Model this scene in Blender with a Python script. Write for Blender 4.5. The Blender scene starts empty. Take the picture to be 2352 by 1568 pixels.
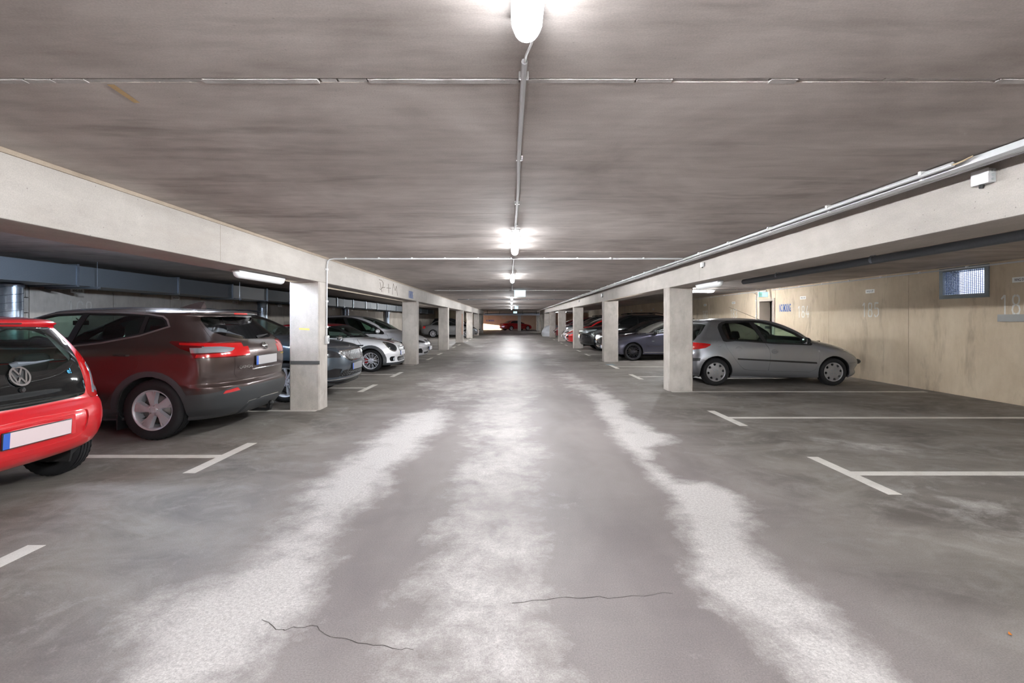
import bpy, bmesh, math, random
import numpy as np
from mathutils import Vector, Matrix

random.seed(7)
SC = bpy.context.scene
COL = SC.collection

# ------------------------------------------------------------------ camera, world, exposure
CX, CY, FPX, CAMH = 1174.0, 735.0, 1110.0, 1.365     # vanishing point, focal length in pixels, eye height
cam_data = bpy.data.cameras.new('camera')
cam_data.sensor_fit = 'HORIZONTAL'
cam_data.sensor_width = 36.0
cam_data.lens = 36.0 * FPX / 2352.0
cam_data.shift_x = (1176.0 - CX) / 2352.0
cam_data.shift_y = -(784.0 - CY) / 2352.0
cam_data.clip_start = 0.05
cam_data.clip_end = 300
cam = bpy.data.objects.new('camera', cam_data)
cam.location = (0, 0, CAMH)
cam.rotation_euler = (math.pi / 2, 0, 0)
COL.objects.link(cam)
SC.camera = cam

world = bpy.data.worlds.new('daylight')
SC.world = world
world.use_nodes = True
world.node_tree.nodes['Background'].inputs['Color'].default_value = (0.55, 0.68, 1.0, 1)
world.node_tree.nodes['Background'].inputs['Strength'].default_value = 2.6

sun_data = bpy.data.lights.new('sun', 'SUN')
sun_data.energy = 14.0
sun_data.angle = math.radians(0.6)
sun_data.color = (1.0, 0.9, 0.76)
sun = bpy.data.objects.new('sun', sun_data)
sun.rotation_euler = Vector((0.62, 0.78, -0.075)).to_track_quat('-Z', 'Y').to_euler()
COL.objects.link(sun)

SC.view_settings.view_transform = 'Standard'
SC.view_settings.look = 'None'
SC.view_settings.exposure = 2.15
SC.view_settings.gamma = 1.0
SC.view_settings.use_curve_mapping = False
try:
    SC.cycles.use_denoising = True
    SC.cycles.use_light_tree = True
    SC.cycles.use_adaptive_sampling = True
    SC.cycles.adaptive_threshold = 0.1
    SC.cycles.adaptive_min_samples = 16
    SC.cycles.max_bounces = 6
    SC.cycles.diffuse_bounces = 4
    SC.cycles.glossy_bounces = 3
    SC.cycles.transparent_max_bounces = 16
    SC.cycles.sample_clamp_indirect = 6.0
    SC.cycles.caustics_reflective = False
    SC.cycles.caustics_refractive = False
except Exception:
    pass
LAMP_STRENGTH = 3.0           # glow of the lamp covers themselves
LAMP_WATT = 34.0              # each of the three light points in a lamp

# ------------------------------------------------------------------ helpers: materials
MATS = {}

def _new(name):
    m = bpy.data.materials.new(name)
    m.use_nodes = True
    nt = m.node_tree
    return m, nt, nt.nodes['Principled BSDF']

def rgb(r, g, b):
    """sRGB 0-255 to linear RGBA"""
    def f(c):
        c /= 255.0
        return c / 12.92 if c <= 0.04045 else ((c + 0.055) / 1.055) ** 2.4
    return (f(r), f(g), f(b), 1.0)

def plain(name, col, rough=0.5, metal=0.0, coat=0.0, spec=0.5, grain=0.0):
    if name in MATS:
        return MATS[name]
    m, nt, b = _new(name)
    b.inputs['Base Color'].default_value = col
    b.inputs['Roughness'].default_value = rough
    b.inputs['Metallic'].default_value = metal
    b.inputs['Coat Weight'].default_value = coat
    b.inputs['Coat Roughness'].default_value = 0.03
    b.inputs['Specular IOR Level'].default_value = spec
    if grain:
        tc = nt.nodes.new('ShaderNodeTexCoord')
        n = nt.nodes.new('ShaderNodeTexNoise')
        n.inputs['Scale'].default_value = 60
        n.inputs['Detail'].default_value = 4
        nt.links.new(tc.outputs['Object'], n.inputs['Vector'])
        mix = nt.nodes.new('ShaderNodeMix')
        mix.data_type = 'RGBA'
        mix.inputs[6].default_value = tuple(c * (1 - grain) for c in col[:3]) + (1,)
        mix.inputs[7].default_value = tuple(min(1, c * (1 + grain)) for c in col[:3]) + (1,)
        nt.links.new(n.outputs['Fac'], mix.inputs[0])
        nt.links.new(mix.outputs[2], b.inputs['Base Color'])
    MATS[name] = m
    return m

def paint(name, col, metal=0.55, rough=0.32):
    """car paint: metallic flake under clear coat"""
    if name in MATS:
        return MATS[name]
    m, nt, b = _new(name)
    tc = nt.nodes.new('ShaderNodeTexCoord')
    n = nt.nodes.new('ShaderNodeTexNoise')
    n.inputs['Scale'].default_value = 900
    nt.links.new(tc.outputs['Object'], n.inputs['Vector'])
    mix = nt.nodes.new('ShaderNodeMix')
    mix.data_type = 'RGBA'
    mix.inputs[6].default_value = tuple(c * 0.9 for c in col[:3]) + (1,)
    mix.inputs[7].default_value = tuple(min(1, c * 1.1) for c in col[:3]) + (1,)
    nt.links.new(n.outputs['Fac'], mix.inputs[0])
    nt.links.new(mix.outputs[2], b.inputs['Base Color'])
    b.inputs['Metallic'].default_value = metal
    b.inputs['Roughness'].default_value = rough
    b.inputs['Coat Weight'].default_value = 1.0
    b.inputs['Coat Roughness'].default_value = 0.04
    MATS[name] = m
    return m

def glass(name, tint=(0.5, 0.6, 0.58), refl=1.0, clear=1.0):
    """thin pane: tinted see-through mixed with a mirror-like reflection by Fresnel"""
    if name in MATS:
        return MATS[name]
    m = bpy.data.materials.new(name)
    m.use_nodes = True
    nt = m.node_tree
    nt.nodes.remove(nt.nodes['Principled BSDF'])
    out = nt.nodes['Material Output']
    tr = nt.nodes.new('ShaderNodeBsdfTransparent')
    tr.inputs['Color'].default_value = tuple(t * clear for t in tint) + (1,)
    gl = nt.nodes.new('ShaderNodeBsdfGlossy')
    gl.inputs['Roughness'].default_value = 0.02
    gl.inputs['Color'].default_value = (0.95, 0.97, 1.0, 1)
    ge = nt.nodes.new('ShaderNodeNewGeometry')               # Schlick's reflectance, the same from both faces of the thin pane
    dt = nt.nodes.new('ShaderNodeVectorMath')
    dt.operation = 'DOT_PRODUCT'
    nt.links.new(ge.outputs['Incoming'], dt.inputs[0])
    nt.links.new(ge.outputs['Normal'], dt.inputs[1])
    prev = dt.outputs['Value']
    for op, v in (('ABSOLUTE', None), ('SUBTRACT', 1.0), ('POWER', 5.0), ('MULTIPLY_ADD', 0.92)):
        q = nt.nodes.new('ShaderNodeMath')
        q.operation = op
        q.use_clamp = op == 'SUBTRACT'
        if op == 'SUBTRACT':
            q.inputs[0].default_value = 1.0
            nt.links.new(prev, q.inputs[1])
        else:
            nt.links.new(prev, q.inputs[0])
            if v is not None:
                q.inputs[1].default_value = v
            if op == 'MULTIPLY_ADD':
                q.inputs[2].default_value = 0.06
        prev = q.outputs[0]
    ml = nt.nodes.new('ShaderNodeMath')
    ml.operation = 'MULTIPLY'
    ml.inputs[1].default_value = refl
    nt.links.new(prev, ml.inputs[0])
    mx = nt.nodes.new('ShaderNodeMixShader')
    nt.links.new(ml.outputs[0], mx.inputs['Fac'])
    nt.links.new(tr.outputs[0], mx.inputs[1])
    nt.links.new(gl.outputs[0], mx.inputs[2])
    nt.links.new(mx.outputs[0], out.inputs['Surface'])
    MATS[name] = m
    return m

def emit(name, col, strength):
    if name in MATS:
        return MATS[name]
    m, nt, b = _new(name)
    b.inputs['Base Color'].default_value = (0.8, 0.8, 0.8, 1)
    b.inputs['Emission Color'].default_value = col
    b.inputs['Emission Strength'].default_value = strength
    MATS[name] = m
    return m

def concrete(name, c_lo, c_hi, streak=(1.0, 1.0, 1.0), patch=0.9, pores=0.0, stain=None, stain_amt=0.0,
             rough=0.85, spots=None, bump=0.25):
    """cast concrete: cloudy tone, directional streaks, pores, stains; world-space coordinates"""
    if name in MATS:
        return MATS[name]
    m, nt, b = _new(name)
    N, L = nt.nodes, nt.links
    geo = N.new('ShaderNodeNewGeometry')

    def noise(scale, detail=6, rough_=0.6, vec=None, dist=0.0):
        n = N.new('ShaderNodeTexNoise')
        n.inputs['Scale'].default_value = scale
        n.inputs['Detail'].default_value = detail
        n.inputs['Roughness'].default_value = rough_
        n.inputs['Distortion'].default_value = dist
        L.new(vec or geo.outputs['Position'], n.inputs['Vector'])
        return n.outputs['Fac']

    def ramp(fac, p0, p1, c0=(0, 0, 0, 1), c1=(1, 1, 1, 1)):
        r = N.new('ShaderNodeValToRGB')
        r.color_ramp.elements[0].position = p0
        r.color_ramp.elements[1].position = p1
        r.color_ramp.elements[0].color = c0
        r.color_ramp.elements[1].color = c1
        L.new(fac, r.inputs['Fac'])
        return r.outputs['Color']

    def mix(fac, a, c, blend='MIX', amt=None):
        x = N.new('ShaderNodeMix')
        x.data_type = 'RGBA'
        x.blend_type = blend
        for sock, val in ((0, fac), (6, a), (7, c)):
            if isinstance(val, (int, float)):
                x.inputs[sock].default_value = val
            elif isinstance(val, tuple):
                x.inputs[sock].default_value = val
            else:
                L.new(val, x.inputs[sock])
        return x.outputs[2]

    vm = N.new('ShaderNodeVectorMath')
    vm.operation = 'MULTIPLY'
    vm.inputs[1].default_value = streak
    L.new(geo.outputs['Position'], vm.inputs[0])
    big = ramp(noise(patch, 4, 0.62, dist=0.5), 0.32, 0.70)
    fine = ramp(noise(9.0, 5, 0.65, vec=vm.outputs[0]), 0.30, 0.72)
    col = mix(big, c_lo, c_hi)
    col = mix(0.36, col, mix(fine, c_lo, c_hi))
    grain = ramp(noise(140, 1, 0.6), 0.25, 0.8, (0.86, 0.86, 0.86, 1), (1.08, 1.08, 1.08, 1))
    col = mix(0.8, col, grain, 'MULTIPLY')
    if stain:
        s = ramp(noise(2.3, 4, 0.7, vec=vm.outputs[0], dist=0.25), 0.56, 0.74)
        sc = N.new('ShaderNodeMath')
        sc.operation = 'MULTIPLY'
        sc.inputs[1].default_value = stain_amt
        L.new(s, sc.inputs[0])
        col = mix(sc.outputs[0], col, stain)
    hgt = fine
    if pores:
        v = N.new('ShaderNodeTexVoronoi')
        v.inputs['Scale'].default_value = 22
        v.inputs['Randomness'].default_value = 1.0
        L.new(geo.outputs['Position'], v.inputs['Vector'])
        p = ramp(v.outputs['Distance'], 0.05, 0.11, (1, 1, 1, 1), (0, 0, 0, 1))
        sel = ramp(noise(3.1, 1, 0.6), 0.50, 0.56)
        q = N.new('ShaderNodeMath')
        q.operation = 'MULTIPLY'
        L.new(p, q.inputs[0])
        L.new(sel, q.inputs[1])
        q2 = N.new('ShaderNodeMath')
        q2.operation = 'MULTIPLY'
        q2.inputs[1].default_value = pores
        L.new(q.outputs[0], q2.inputs[0])
        col = mix(q2.outputs[0], col, tuple(c * 0.35 for c in c_lo[:3]) + (1,))
    L.new(col, b.inputs['Base Color'])
    b.inputs['Roughness'].default_value = rough
    b.inputs['Specular IOR Level'].default_value = 0.3
    bp = N.new('ShaderNodeBump')
    bp.inputs['Strength'].default_value = bump
    bp.inputs['Distance'].default_value = 0.004
    L.new(hgt, bp.inputs['Height'])
    L.new(bp.outputs['Normal'], b.inputs['Normal'])
    MATS[name] = m
    return m

# ------------------------------------------------------------------ helpers: meshes and objects
class MB:
    """collects geometry for ONE mesh"""
    def __init__(self):
        self.v, self.f, self.sm = [], [], []

    def add(self, verts, faces, M=None, smooth=False):
        o = len(self.v)
        if M is not None:
            verts = [tuple(M @ Vector(p)) for p in verts]
        self.v += [tuple(p) for p in verts]
        self.f += [tuple(i + o for i in f) for f in faces]
        self.sm += [smooth] * len(faces)
        return self

    def box(self, x0, x1, y0, y1, z0, z1, bev=0.0, M=None):
        if bev <= 0:
            v = [(x0, y0, z0), (x1, y0, z0), (x1, y1, z0), (x0, y1, z0), (x0, y0, z1), (x1, y0, z1), (x1, y1, z1), (x0, y1, z1)]
            f = [(0, 3, 2, 1), (4, 5, 6, 7), (0, 1, 5, 4), (1, 2, 6, 5), (2, 3, 7, 6), (3, 0, 4, 7)]
            return self.add(v, f, M)
        bm = bmesh.new()
        bmesh.ops.create_cube(bm, size=1)
        for p in bm.verts:
            p.co = Vector(((x0 + x1) / 2 + p.co.x * (x1 - x0), (y0 + y1) / 2 + p.co.y * (y1 - y0), (z0 + z1) / 2 + p.co.z * (z1 - z0)))
        bmesh.ops.bevel(bm, geom=list(bm.edges), offset=bev, segments=2, affect='EDGES', profile=0.5)
        self.bm(bm, M, True)
        return self

    def bm(self, bm, M=None, smooth=False):
        bm.verts.index_update()
        self.add([tuple(p.co) for p in bm.verts], [tuple(p.index for p in f.verts) for f in bm.faces], M, smooth)
        bm.free()
        return self

    def tube(self, pts, r, seg=8, cap=True, smooth=True):
        """round bar along a polyline; r number or list"""
        P = [Vector(p) for p in pts]
        n = len(P)
        R = r if isinstance(r, (list, tuple)) else [r] * n
        up = Vector((0, 0, 1))
        verts, faces = [], []
        prev = None
        for i in range(n):
            d = (P[min(i + 1, n - 1)] - P[max(i - 1, 0)]).normalized()
            if prev is None:
                a = d.cross(up)
                if a.length < 1e-3:
                    a = d.cross(Vector((1, 0, 0)))
                a.normalize()
            else:
                a = (prev - d * prev.dot(d)).normalized()
            prev = a
            b = d.cross(a)
            for k in range(seg):
                t = 2 * math.pi * k / seg
                verts.append(tuple(P[i] + a * (R[i] * math.cos(t)) + b * (R[i] * math.sin(t))))
        for i in range(n - 1):
            for k in range(seg):
                k2 = (k + 1) % seg
                faces.append((i * seg + k, i * seg + k2, (i + 1) * seg + k2, (i + 1) * seg + k))
        self.add(verts, faces, None, smooth)
        if cap:
            o = len(self.v) - len(verts)
            self.f += [tuple(o + k for k in range(seg))[::-1], tuple(o + (n - 1) * seg + k for k in range(seg))]
            self.sm += [False, False]
        return self

    def lathe(self, prof, seg=32, M=None, axis='y', smooth=True, closed=False):
        """prof: list of (radius, position along axis)"""
        n = len(prof)
        verts, faces = [], []
        for k in range(seg):
            t = 2 * math.pi * k / seg
            c, s = math.cos(t), math.sin(t)
            for r, h in prof:
                if axis == 'y':
                    verts.append((r * c, h, r * s))
                elif axis == 'z':
                    verts.append((r * c, r * s, h))
                else:
                    verts.append((h, r * c, r * s))
        m = n if closed else n - 1
        for k in range(seg):
            k2 = (k + 1) % seg
            for i in range(m):
                i2 = (i + 1) % n
                faces.append((k * n + i, k2 * n + i, k2 * n + i2, k * n + i2))
        return self.add(verts, faces, M, smooth)

    def prism(self, poly, h0, h1, axis='y', M=None, smooth=False):
        """2-D outline extruded along an axis; poly in the two other axes (y: xz, z: xy, x: yz)"""
        n = len(poly)
        def p3(p, h):
            return (p[0], h, p[1]) if axis == 'y' else (p[0], p[1], h) if axis == 'z' else (h, p[0], p[1])
        v = [p3(p, h0) for p in poly] + [p3(p, h1) for p in poly]
        f = [tuple(range(n))[::-1], tuple(range(n, 2 * n))] + [(i, (i + 1) % n, n + (i + 1) % n, n + i) for i in range(n)]
        return self.add(v, f, M, smooth)

    def mesh(self, name, mat):
        me = bpy.data.meshes.new(name)
        me.from_pydata(self.v, [], self.f)
        if any(self.sm):
            me.polygons.foreach_set('use_smooth', self.sm)
        bm = bmesh.new()
        bm.from_mesh(me)
        bmesh.ops.recalc_face_normals(bm, faces=bm.faces)
        bm.to_mesh(me)
        bm.free()
        if mat:
            me.materials.append(mat)
        me.update()
        return me

    def build(self, name, mat, parent=None, sharp=40):
        me = self.mesh(name, mat)
        if any(self.sm) and sharp:
            try:
                me.set_sharp_from_angle(angle=math.radians(sharp))
            except Exception:
                pass
        return link(name, me, parent)

def link(name, me, parent=None):
    o = bpy.data.objects.new(name, me)
    COL.objects.link(o)
    if parent is not None:
        o.parent = parent
    return o

def tag(o, label=None, cat=None, group=None, kind=None):
    if label:
        o['label'] = label
    if cat:
        o['category'] = cat
    if group:
        o['group'] = group
    if kind:
        o['kind'] = kind
    return o

def empty(name, loc=(0, 0, 0), rz=0.0):
    o = bpy.data.objects.new(name, None)
    o.empty_display_size = 0.1
    o.location = loc
    o.rotation_euler = (0, 0, rz)
    COL.objects.link(o)
    return o

def copy_tree(o, parent=None):
    c = o.copy()
    COL.objects.link(c)
    c.parent = parent
    for ch in list(o.children):
        copy_tree(ch, c)
    return c

def ground(u, v, z=0.0):
    """photo pixel -> point on the horizontal plane at height z"""
    Y = FPX * (CAMH - z) / (v - CY)
    return ((u - CX) * Y / FPX, Y)

def text_mesh(s, height, depth=0.002, xs=1.0, mat=None, name='lettering', spacing=1.0, bold=0.0):
    """flat lettering as a mesh in the local x (reading) / z (up) plane, facing -y, centred"""
    cu = bpy.data.curves.new('text', 'FONT')
    cu.body = s
    cu.size = 1.0
    cu.align_x = 'CENTER'
    cu.align_y = 'CENTER'
    cu.extrude = 0.0
    cu.offset = bold
    cu.resolution_u = 3
    cu.space_character = spacing
    ob = bpy.data.objects.new('text', cu)
    COL.objects.link(ob)
    dg = bpy.context.evaluated_depsgraph_get()
    me = bpy.data.meshes.new_from_object(ob.evaluated_get(dg))
    bpy.data.objects.remove(ob)
    bpy.data.curves.remove(cu)
    zs = [p.co.y for p in me.vertices]
    h = max(zs) - min(zs)
    mid = (max(zs) + min(zs)) / 2
    k = height / h
    for p in me.vertices:
        x, y = p.co.x * k * xs, (p.co.y - mid) * k
        p.co = (x, -depth, y)
    me.name = name
    me.materials.clear()
    if mat:
        me.materials.append(mat)
    return me

def interp(tab, x):
    xs = [t[0] for t in tab]
    ys = [t[1] for t in tab]
    return np.interp(x, xs, ys)

def catmull(pts, step=0.02):
    """smooth dense curve through points; a third value 1 marks a hard corner"""
    P = [np.array(p[:2], float) for p in pts]
    hard = [len(p) > 2 and p[2] for p in pts]
    out = []
    for i in range(len(P) - 1):
        p1, p2 = P[i], P[i + 1]
        p0 = P[i - 1] if i > 0 and not hard[i] else 2 * p1 - p2
        p3 = P[i + 2] if i + 2 < len(P) and not hard[i + 1] else 2 * p2 - p1
        L = np.linalg.norm(p2 - p1)
        n = max(2, int(L / step))
        t0 = 0.0
        t1 = t0 + max(1e-4, np.linalg.norm(p1 - p0)) ** 0.5
        t2 = t1 + max(1e-4, L) ** 0.5
        t3 = t2 + max(1e-4, np.linalg.norm(p3 - p2)) ** 0.5
        for t in np.linspace(t1, t2, n, endpoint=False):
            A1 = (t1 - t) / (t1 - t0) * p0 + (t - t0) / (t1 - t0) * p1
            A2 = (t2 - t) / (t2 - t1) * p1 + (t - t1) / (t2 - t1) * p2
            A3 = (t3 - t) / (t3 - t2) * p2 + (t - t2) / (t3 - t2) * p3
            B1 = (t2 - t) / (t2 - t0) * A1 + (t - t0) / (t2 - t0) * A2
            B2 = (t3 - t) / (t3 - t1) * A2 + (t - t1) / (t3 - t1) * A3
            out.append((t2 - t) / (t2 - t1) * B1 + (t - t1) / (t2 - t1) * B2)
    out.append(P[-1])
    return np.array(out)
# ================================================================== STRUCTURE
XL, XR = -7.9, 8.15            # side walls
CLX, CRX = -2.905, 3.03        # aisle faces of the columns and beams
ZC = 2.35                      # ceiling
ZBL, ZBR = 1.945, 1.99         # undersides of the two beams
Y0, Y1 = -12.0, 50.9           # garage hall
YF = 69.0                      # far wall of the cross aisle

M_ceil = concrete('ceiling concrete', rgb(154, 145, 139), rgb(212, 204, 199), streak=(0.22, 1.0, 1.0), patch=0.9,
                  stain=rgb(116, 106, 99), stain_amt=0.6, pores=0.25)
M_beam = concrete('beam concrete', rgb(166, 160, 154), rgb(192, 187, 181), streak=(1, 0.35, 1.2), patch=0.8, pores=0.7,
                  stain=rgb(166, 158, 149), stain_amt=0.5)
M_col = concrete('column concrete', rgb(164, 157, 150), rgb(202, 196, 189), streak=(1, 1, 0.4), patch=1.7, pores=0.6,
                 stain=rgb(144, 136, 128), stain_amt=0.6)
M_wallr = concrete('wall concrete', rgb(190, 172, 148), rgb(218, 202, 178), streak=(1, 1.0, 0.3), patch=0.9, pores=0.5,
                   stain=rgb(143, 128, 110), stain_amt=0.65)
M_walll = concrete('left wall concrete', rgb(158, 150, 140), rgb(196, 188, 178), streak=(1, 1.0, 0.3), patch=0.9, pores=0.4,
                   stain=rgb(140, 131, 120), stain_amt=0.55)
M_far = concrete('far wall concrete', rgb(186, 150, 122), rgb(206, 172, 144), streak=(1.2, 1, 0.3), patch=0.5)
M_joint = plain('joint mortar', rgb(70, 64, 60), 0.9, grain=0.3)
M_seam = plain('formwork seam', rgb(160, 151, 140), 0.9, grain=0.1)
M_grout = concrete('white grout', rgb(150, 146, 142), rgb(214, 211, 208), patch=5.0, pores=0.3)
M_blue = plain('blue stencil paint', rgb(24, 84, 160), 0.8, grain=0.25)
M_numw = concrete('white stencil paint', rgb(214, 214, 210), rgb(232, 232, 228), patch=6.0)
M_line = concrete('marking paint', rgb(200, 195, 188), rgb(226, 222, 216), patch=3.0)
M_gal = plain('galvanised steel', rgb(150, 160, 172), 0.34, 0.85, grain=0.2)
M_galw = plain('grey pvc', rgb(196, 197, 199), 0.45, grain=0.04)
M_alu = plain('aluminium trunking', rgb(205, 206, 208), 0.38, 0.6, grain=0.05)
M_white = plain('white plastic', rgb(226, 227, 228), 0.4)
M_black = plain('black plastic', rgb(20, 20, 22), 0.5)
M_darkpipe = plain('dark grey pipe', rgb(92, 98, 106), 0.5, grain=0.15)
M_signw = plain('sign white', rgb(232, 232, 228), 0.5)
M_signk = plain('sign black', rgb(18, 18, 18), 0.6)
M_doorgrey = plain('grey door paint', rgb(150, 144, 138), 0.5, grain=0.06)
M_steelframe = plain('window steel', rgb(112, 118, 122), 0.5, 0.3, grain=0.3)

def struct(o, label=None):
    o['kind'] = 'structure'
    if label:
        o['label'] = label
    return o

# ------------------------------------------------------------------ floor: one grid carrying the dust pattern as an attribute
def px_poly(pts):
    return np.array([ground(u, v) for u, v in pts])

DUST = [
    (0.95, 0.22, [(285, 1430), (300, 1385), (430, 1350), (560, 1305), (640, 1225), (700, 1140), (760, 1082), (830, 1022), (880, 992),
                  (925, 955), (1005, 937), (1040, 950), (1000, 992), (955, 1035), (905, 1090), (860, 1135), (805, 1190), (770, 1235),
                  (745, 1310), (725, 1365), (640, 1440), (570, 1500), (530, 1568), (500, 1640), (230, 1640), (300, 1500)]),
    (0.62, 0.24, [(960, 1290), (1000, 1230), (1030, 1180), (1055, 1120), (1018, 1090), (1060, 1040), (1080, 990), (1070, 950),
                  (1100, 915), (1225, 908), (1233, 1000), (1238, 1060), (1232, 1130), (1270, 1230), (1262, 1270), (1240, 1300),
                  (1290, 1350), (1275, 1390), (1292, 1480), (1330, 1568), (1340, 1640), (880, 1640), (900, 1568), (958, 1500),
                  (882, 1480), (930, 1420), (960, 1370)]),
    (0.95, 0.15, [(1392, 898), (1432, 928), (1442, 952), (1532, 998), (1558, 1014), (1500, 1030), (1490, 1060), (1560, 1105),
                  (1625, 1108), (1700, 1142), (1733, 1172), (1722, 1205), (1722, 1232), (1740, 1262), (1832, 1330), (1932, 1400),
                  (2002, 1480), (2062, 1568), (2110, 1640), (1960, 1640), (1872, 1568), (1800, 1500), (1722, 1430), (1645, 1382),
                  (1604, 1330), (1590, 1262), (1562, 1200), (1540, 1150), (1490, 1092), (1440, 1032), (1402, 992), (1370, 940), (1352, 905)]),
    (0.40, 0.25, [(2200, 1190), (2420, 1215), (2500, 1300), (2352, 1300), (2230, 1262)]),
    (0.55, 0.5, [(960, 880), (1150, 868), (1230, 880), (1235, 905), (1100, 912), (1010, 930), (950, 925), (975, 900)]),
    (0.60, 0.5, [(1270, 880), (1380, 880), (1400, 900), (1352, 905), (1290, 896)]),
    (0.35, 0.3, [(0, 1370), (280, 1330), (420, 1300), (400, 1345), (290, 1390), (270, 1440), (120, 1500), (0, 1480)]),
    (0.35, 0.2, [(1930, 1110), (2060, 1140), (2200, 1180), (2352, 1190), (2352, 1160), (2150, 1120), (2050, 1100)]),
    (0.45, 0.12, [(1830, 1000), (1900, 1003), (2000, 1018), (2080, 1020), (2150, 1035), (2100, 1045), (1990, 1035), (1900, 1020)]),
    (0.30, 0.3, [(560, 960), (760, 985), (820, 1000), (760, 1020), (600, 985)]),
]
OIL = [
    (0.8, 0.22, [(2010, 985), (2060, 975), (2140, 990), (2180, 1005), (2100, 1015), (2030, 1005)]),
    (0.5, 0.35, [(2100, 900), (2400, 950), (2400, 990), (2200, 960)]),
    (0.45, 0.4, [(0, 1180), (200, 1150), (330, 1120), (300, 1190), (120, 1240), (0, 1260)]),
    (0.40, 0.4, [(560, 1240), (700, 1160), (640, 1230), (560, 1300), (450, 1330), (450, 1290)]),
    (0.45, 0.15, [(650, 950), (770, 928), (800, 940), (700, 975), (640, 965)]),
    (0.45, 0.15, [(1500, 905), (1530, 885), (1620, 905), (1560, 925)]),
]

def signed(poly, X, Y):
    """signed distance to a polygon (positive inside)"""
    n = len(poly)
    d = np.full(X.shape, 1e9)
    inside = np.zeros(X.shape, bool)
    for i in range(n):
        ax, ay = poly[i]
        bx, by = poly[(i + 1) % n]
        ex, ey = bx - ax, by - ay
        t = np.clip(((X - ax) * ex + (Y - ay) * ey) / (ex * ex + ey * ey + 1e-12), 0, 1)
        d = np.minimum(d, np.hypot(X - ax - t * ex, Y - ay - t * ey))
        c = ((ay > Y) != (by > Y)) & (X < (bx - ax) * (Y - ay) / (by - ay + 1e-12) + ax)
        inside ^= c
    return np.where(inside, d, -d)

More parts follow.
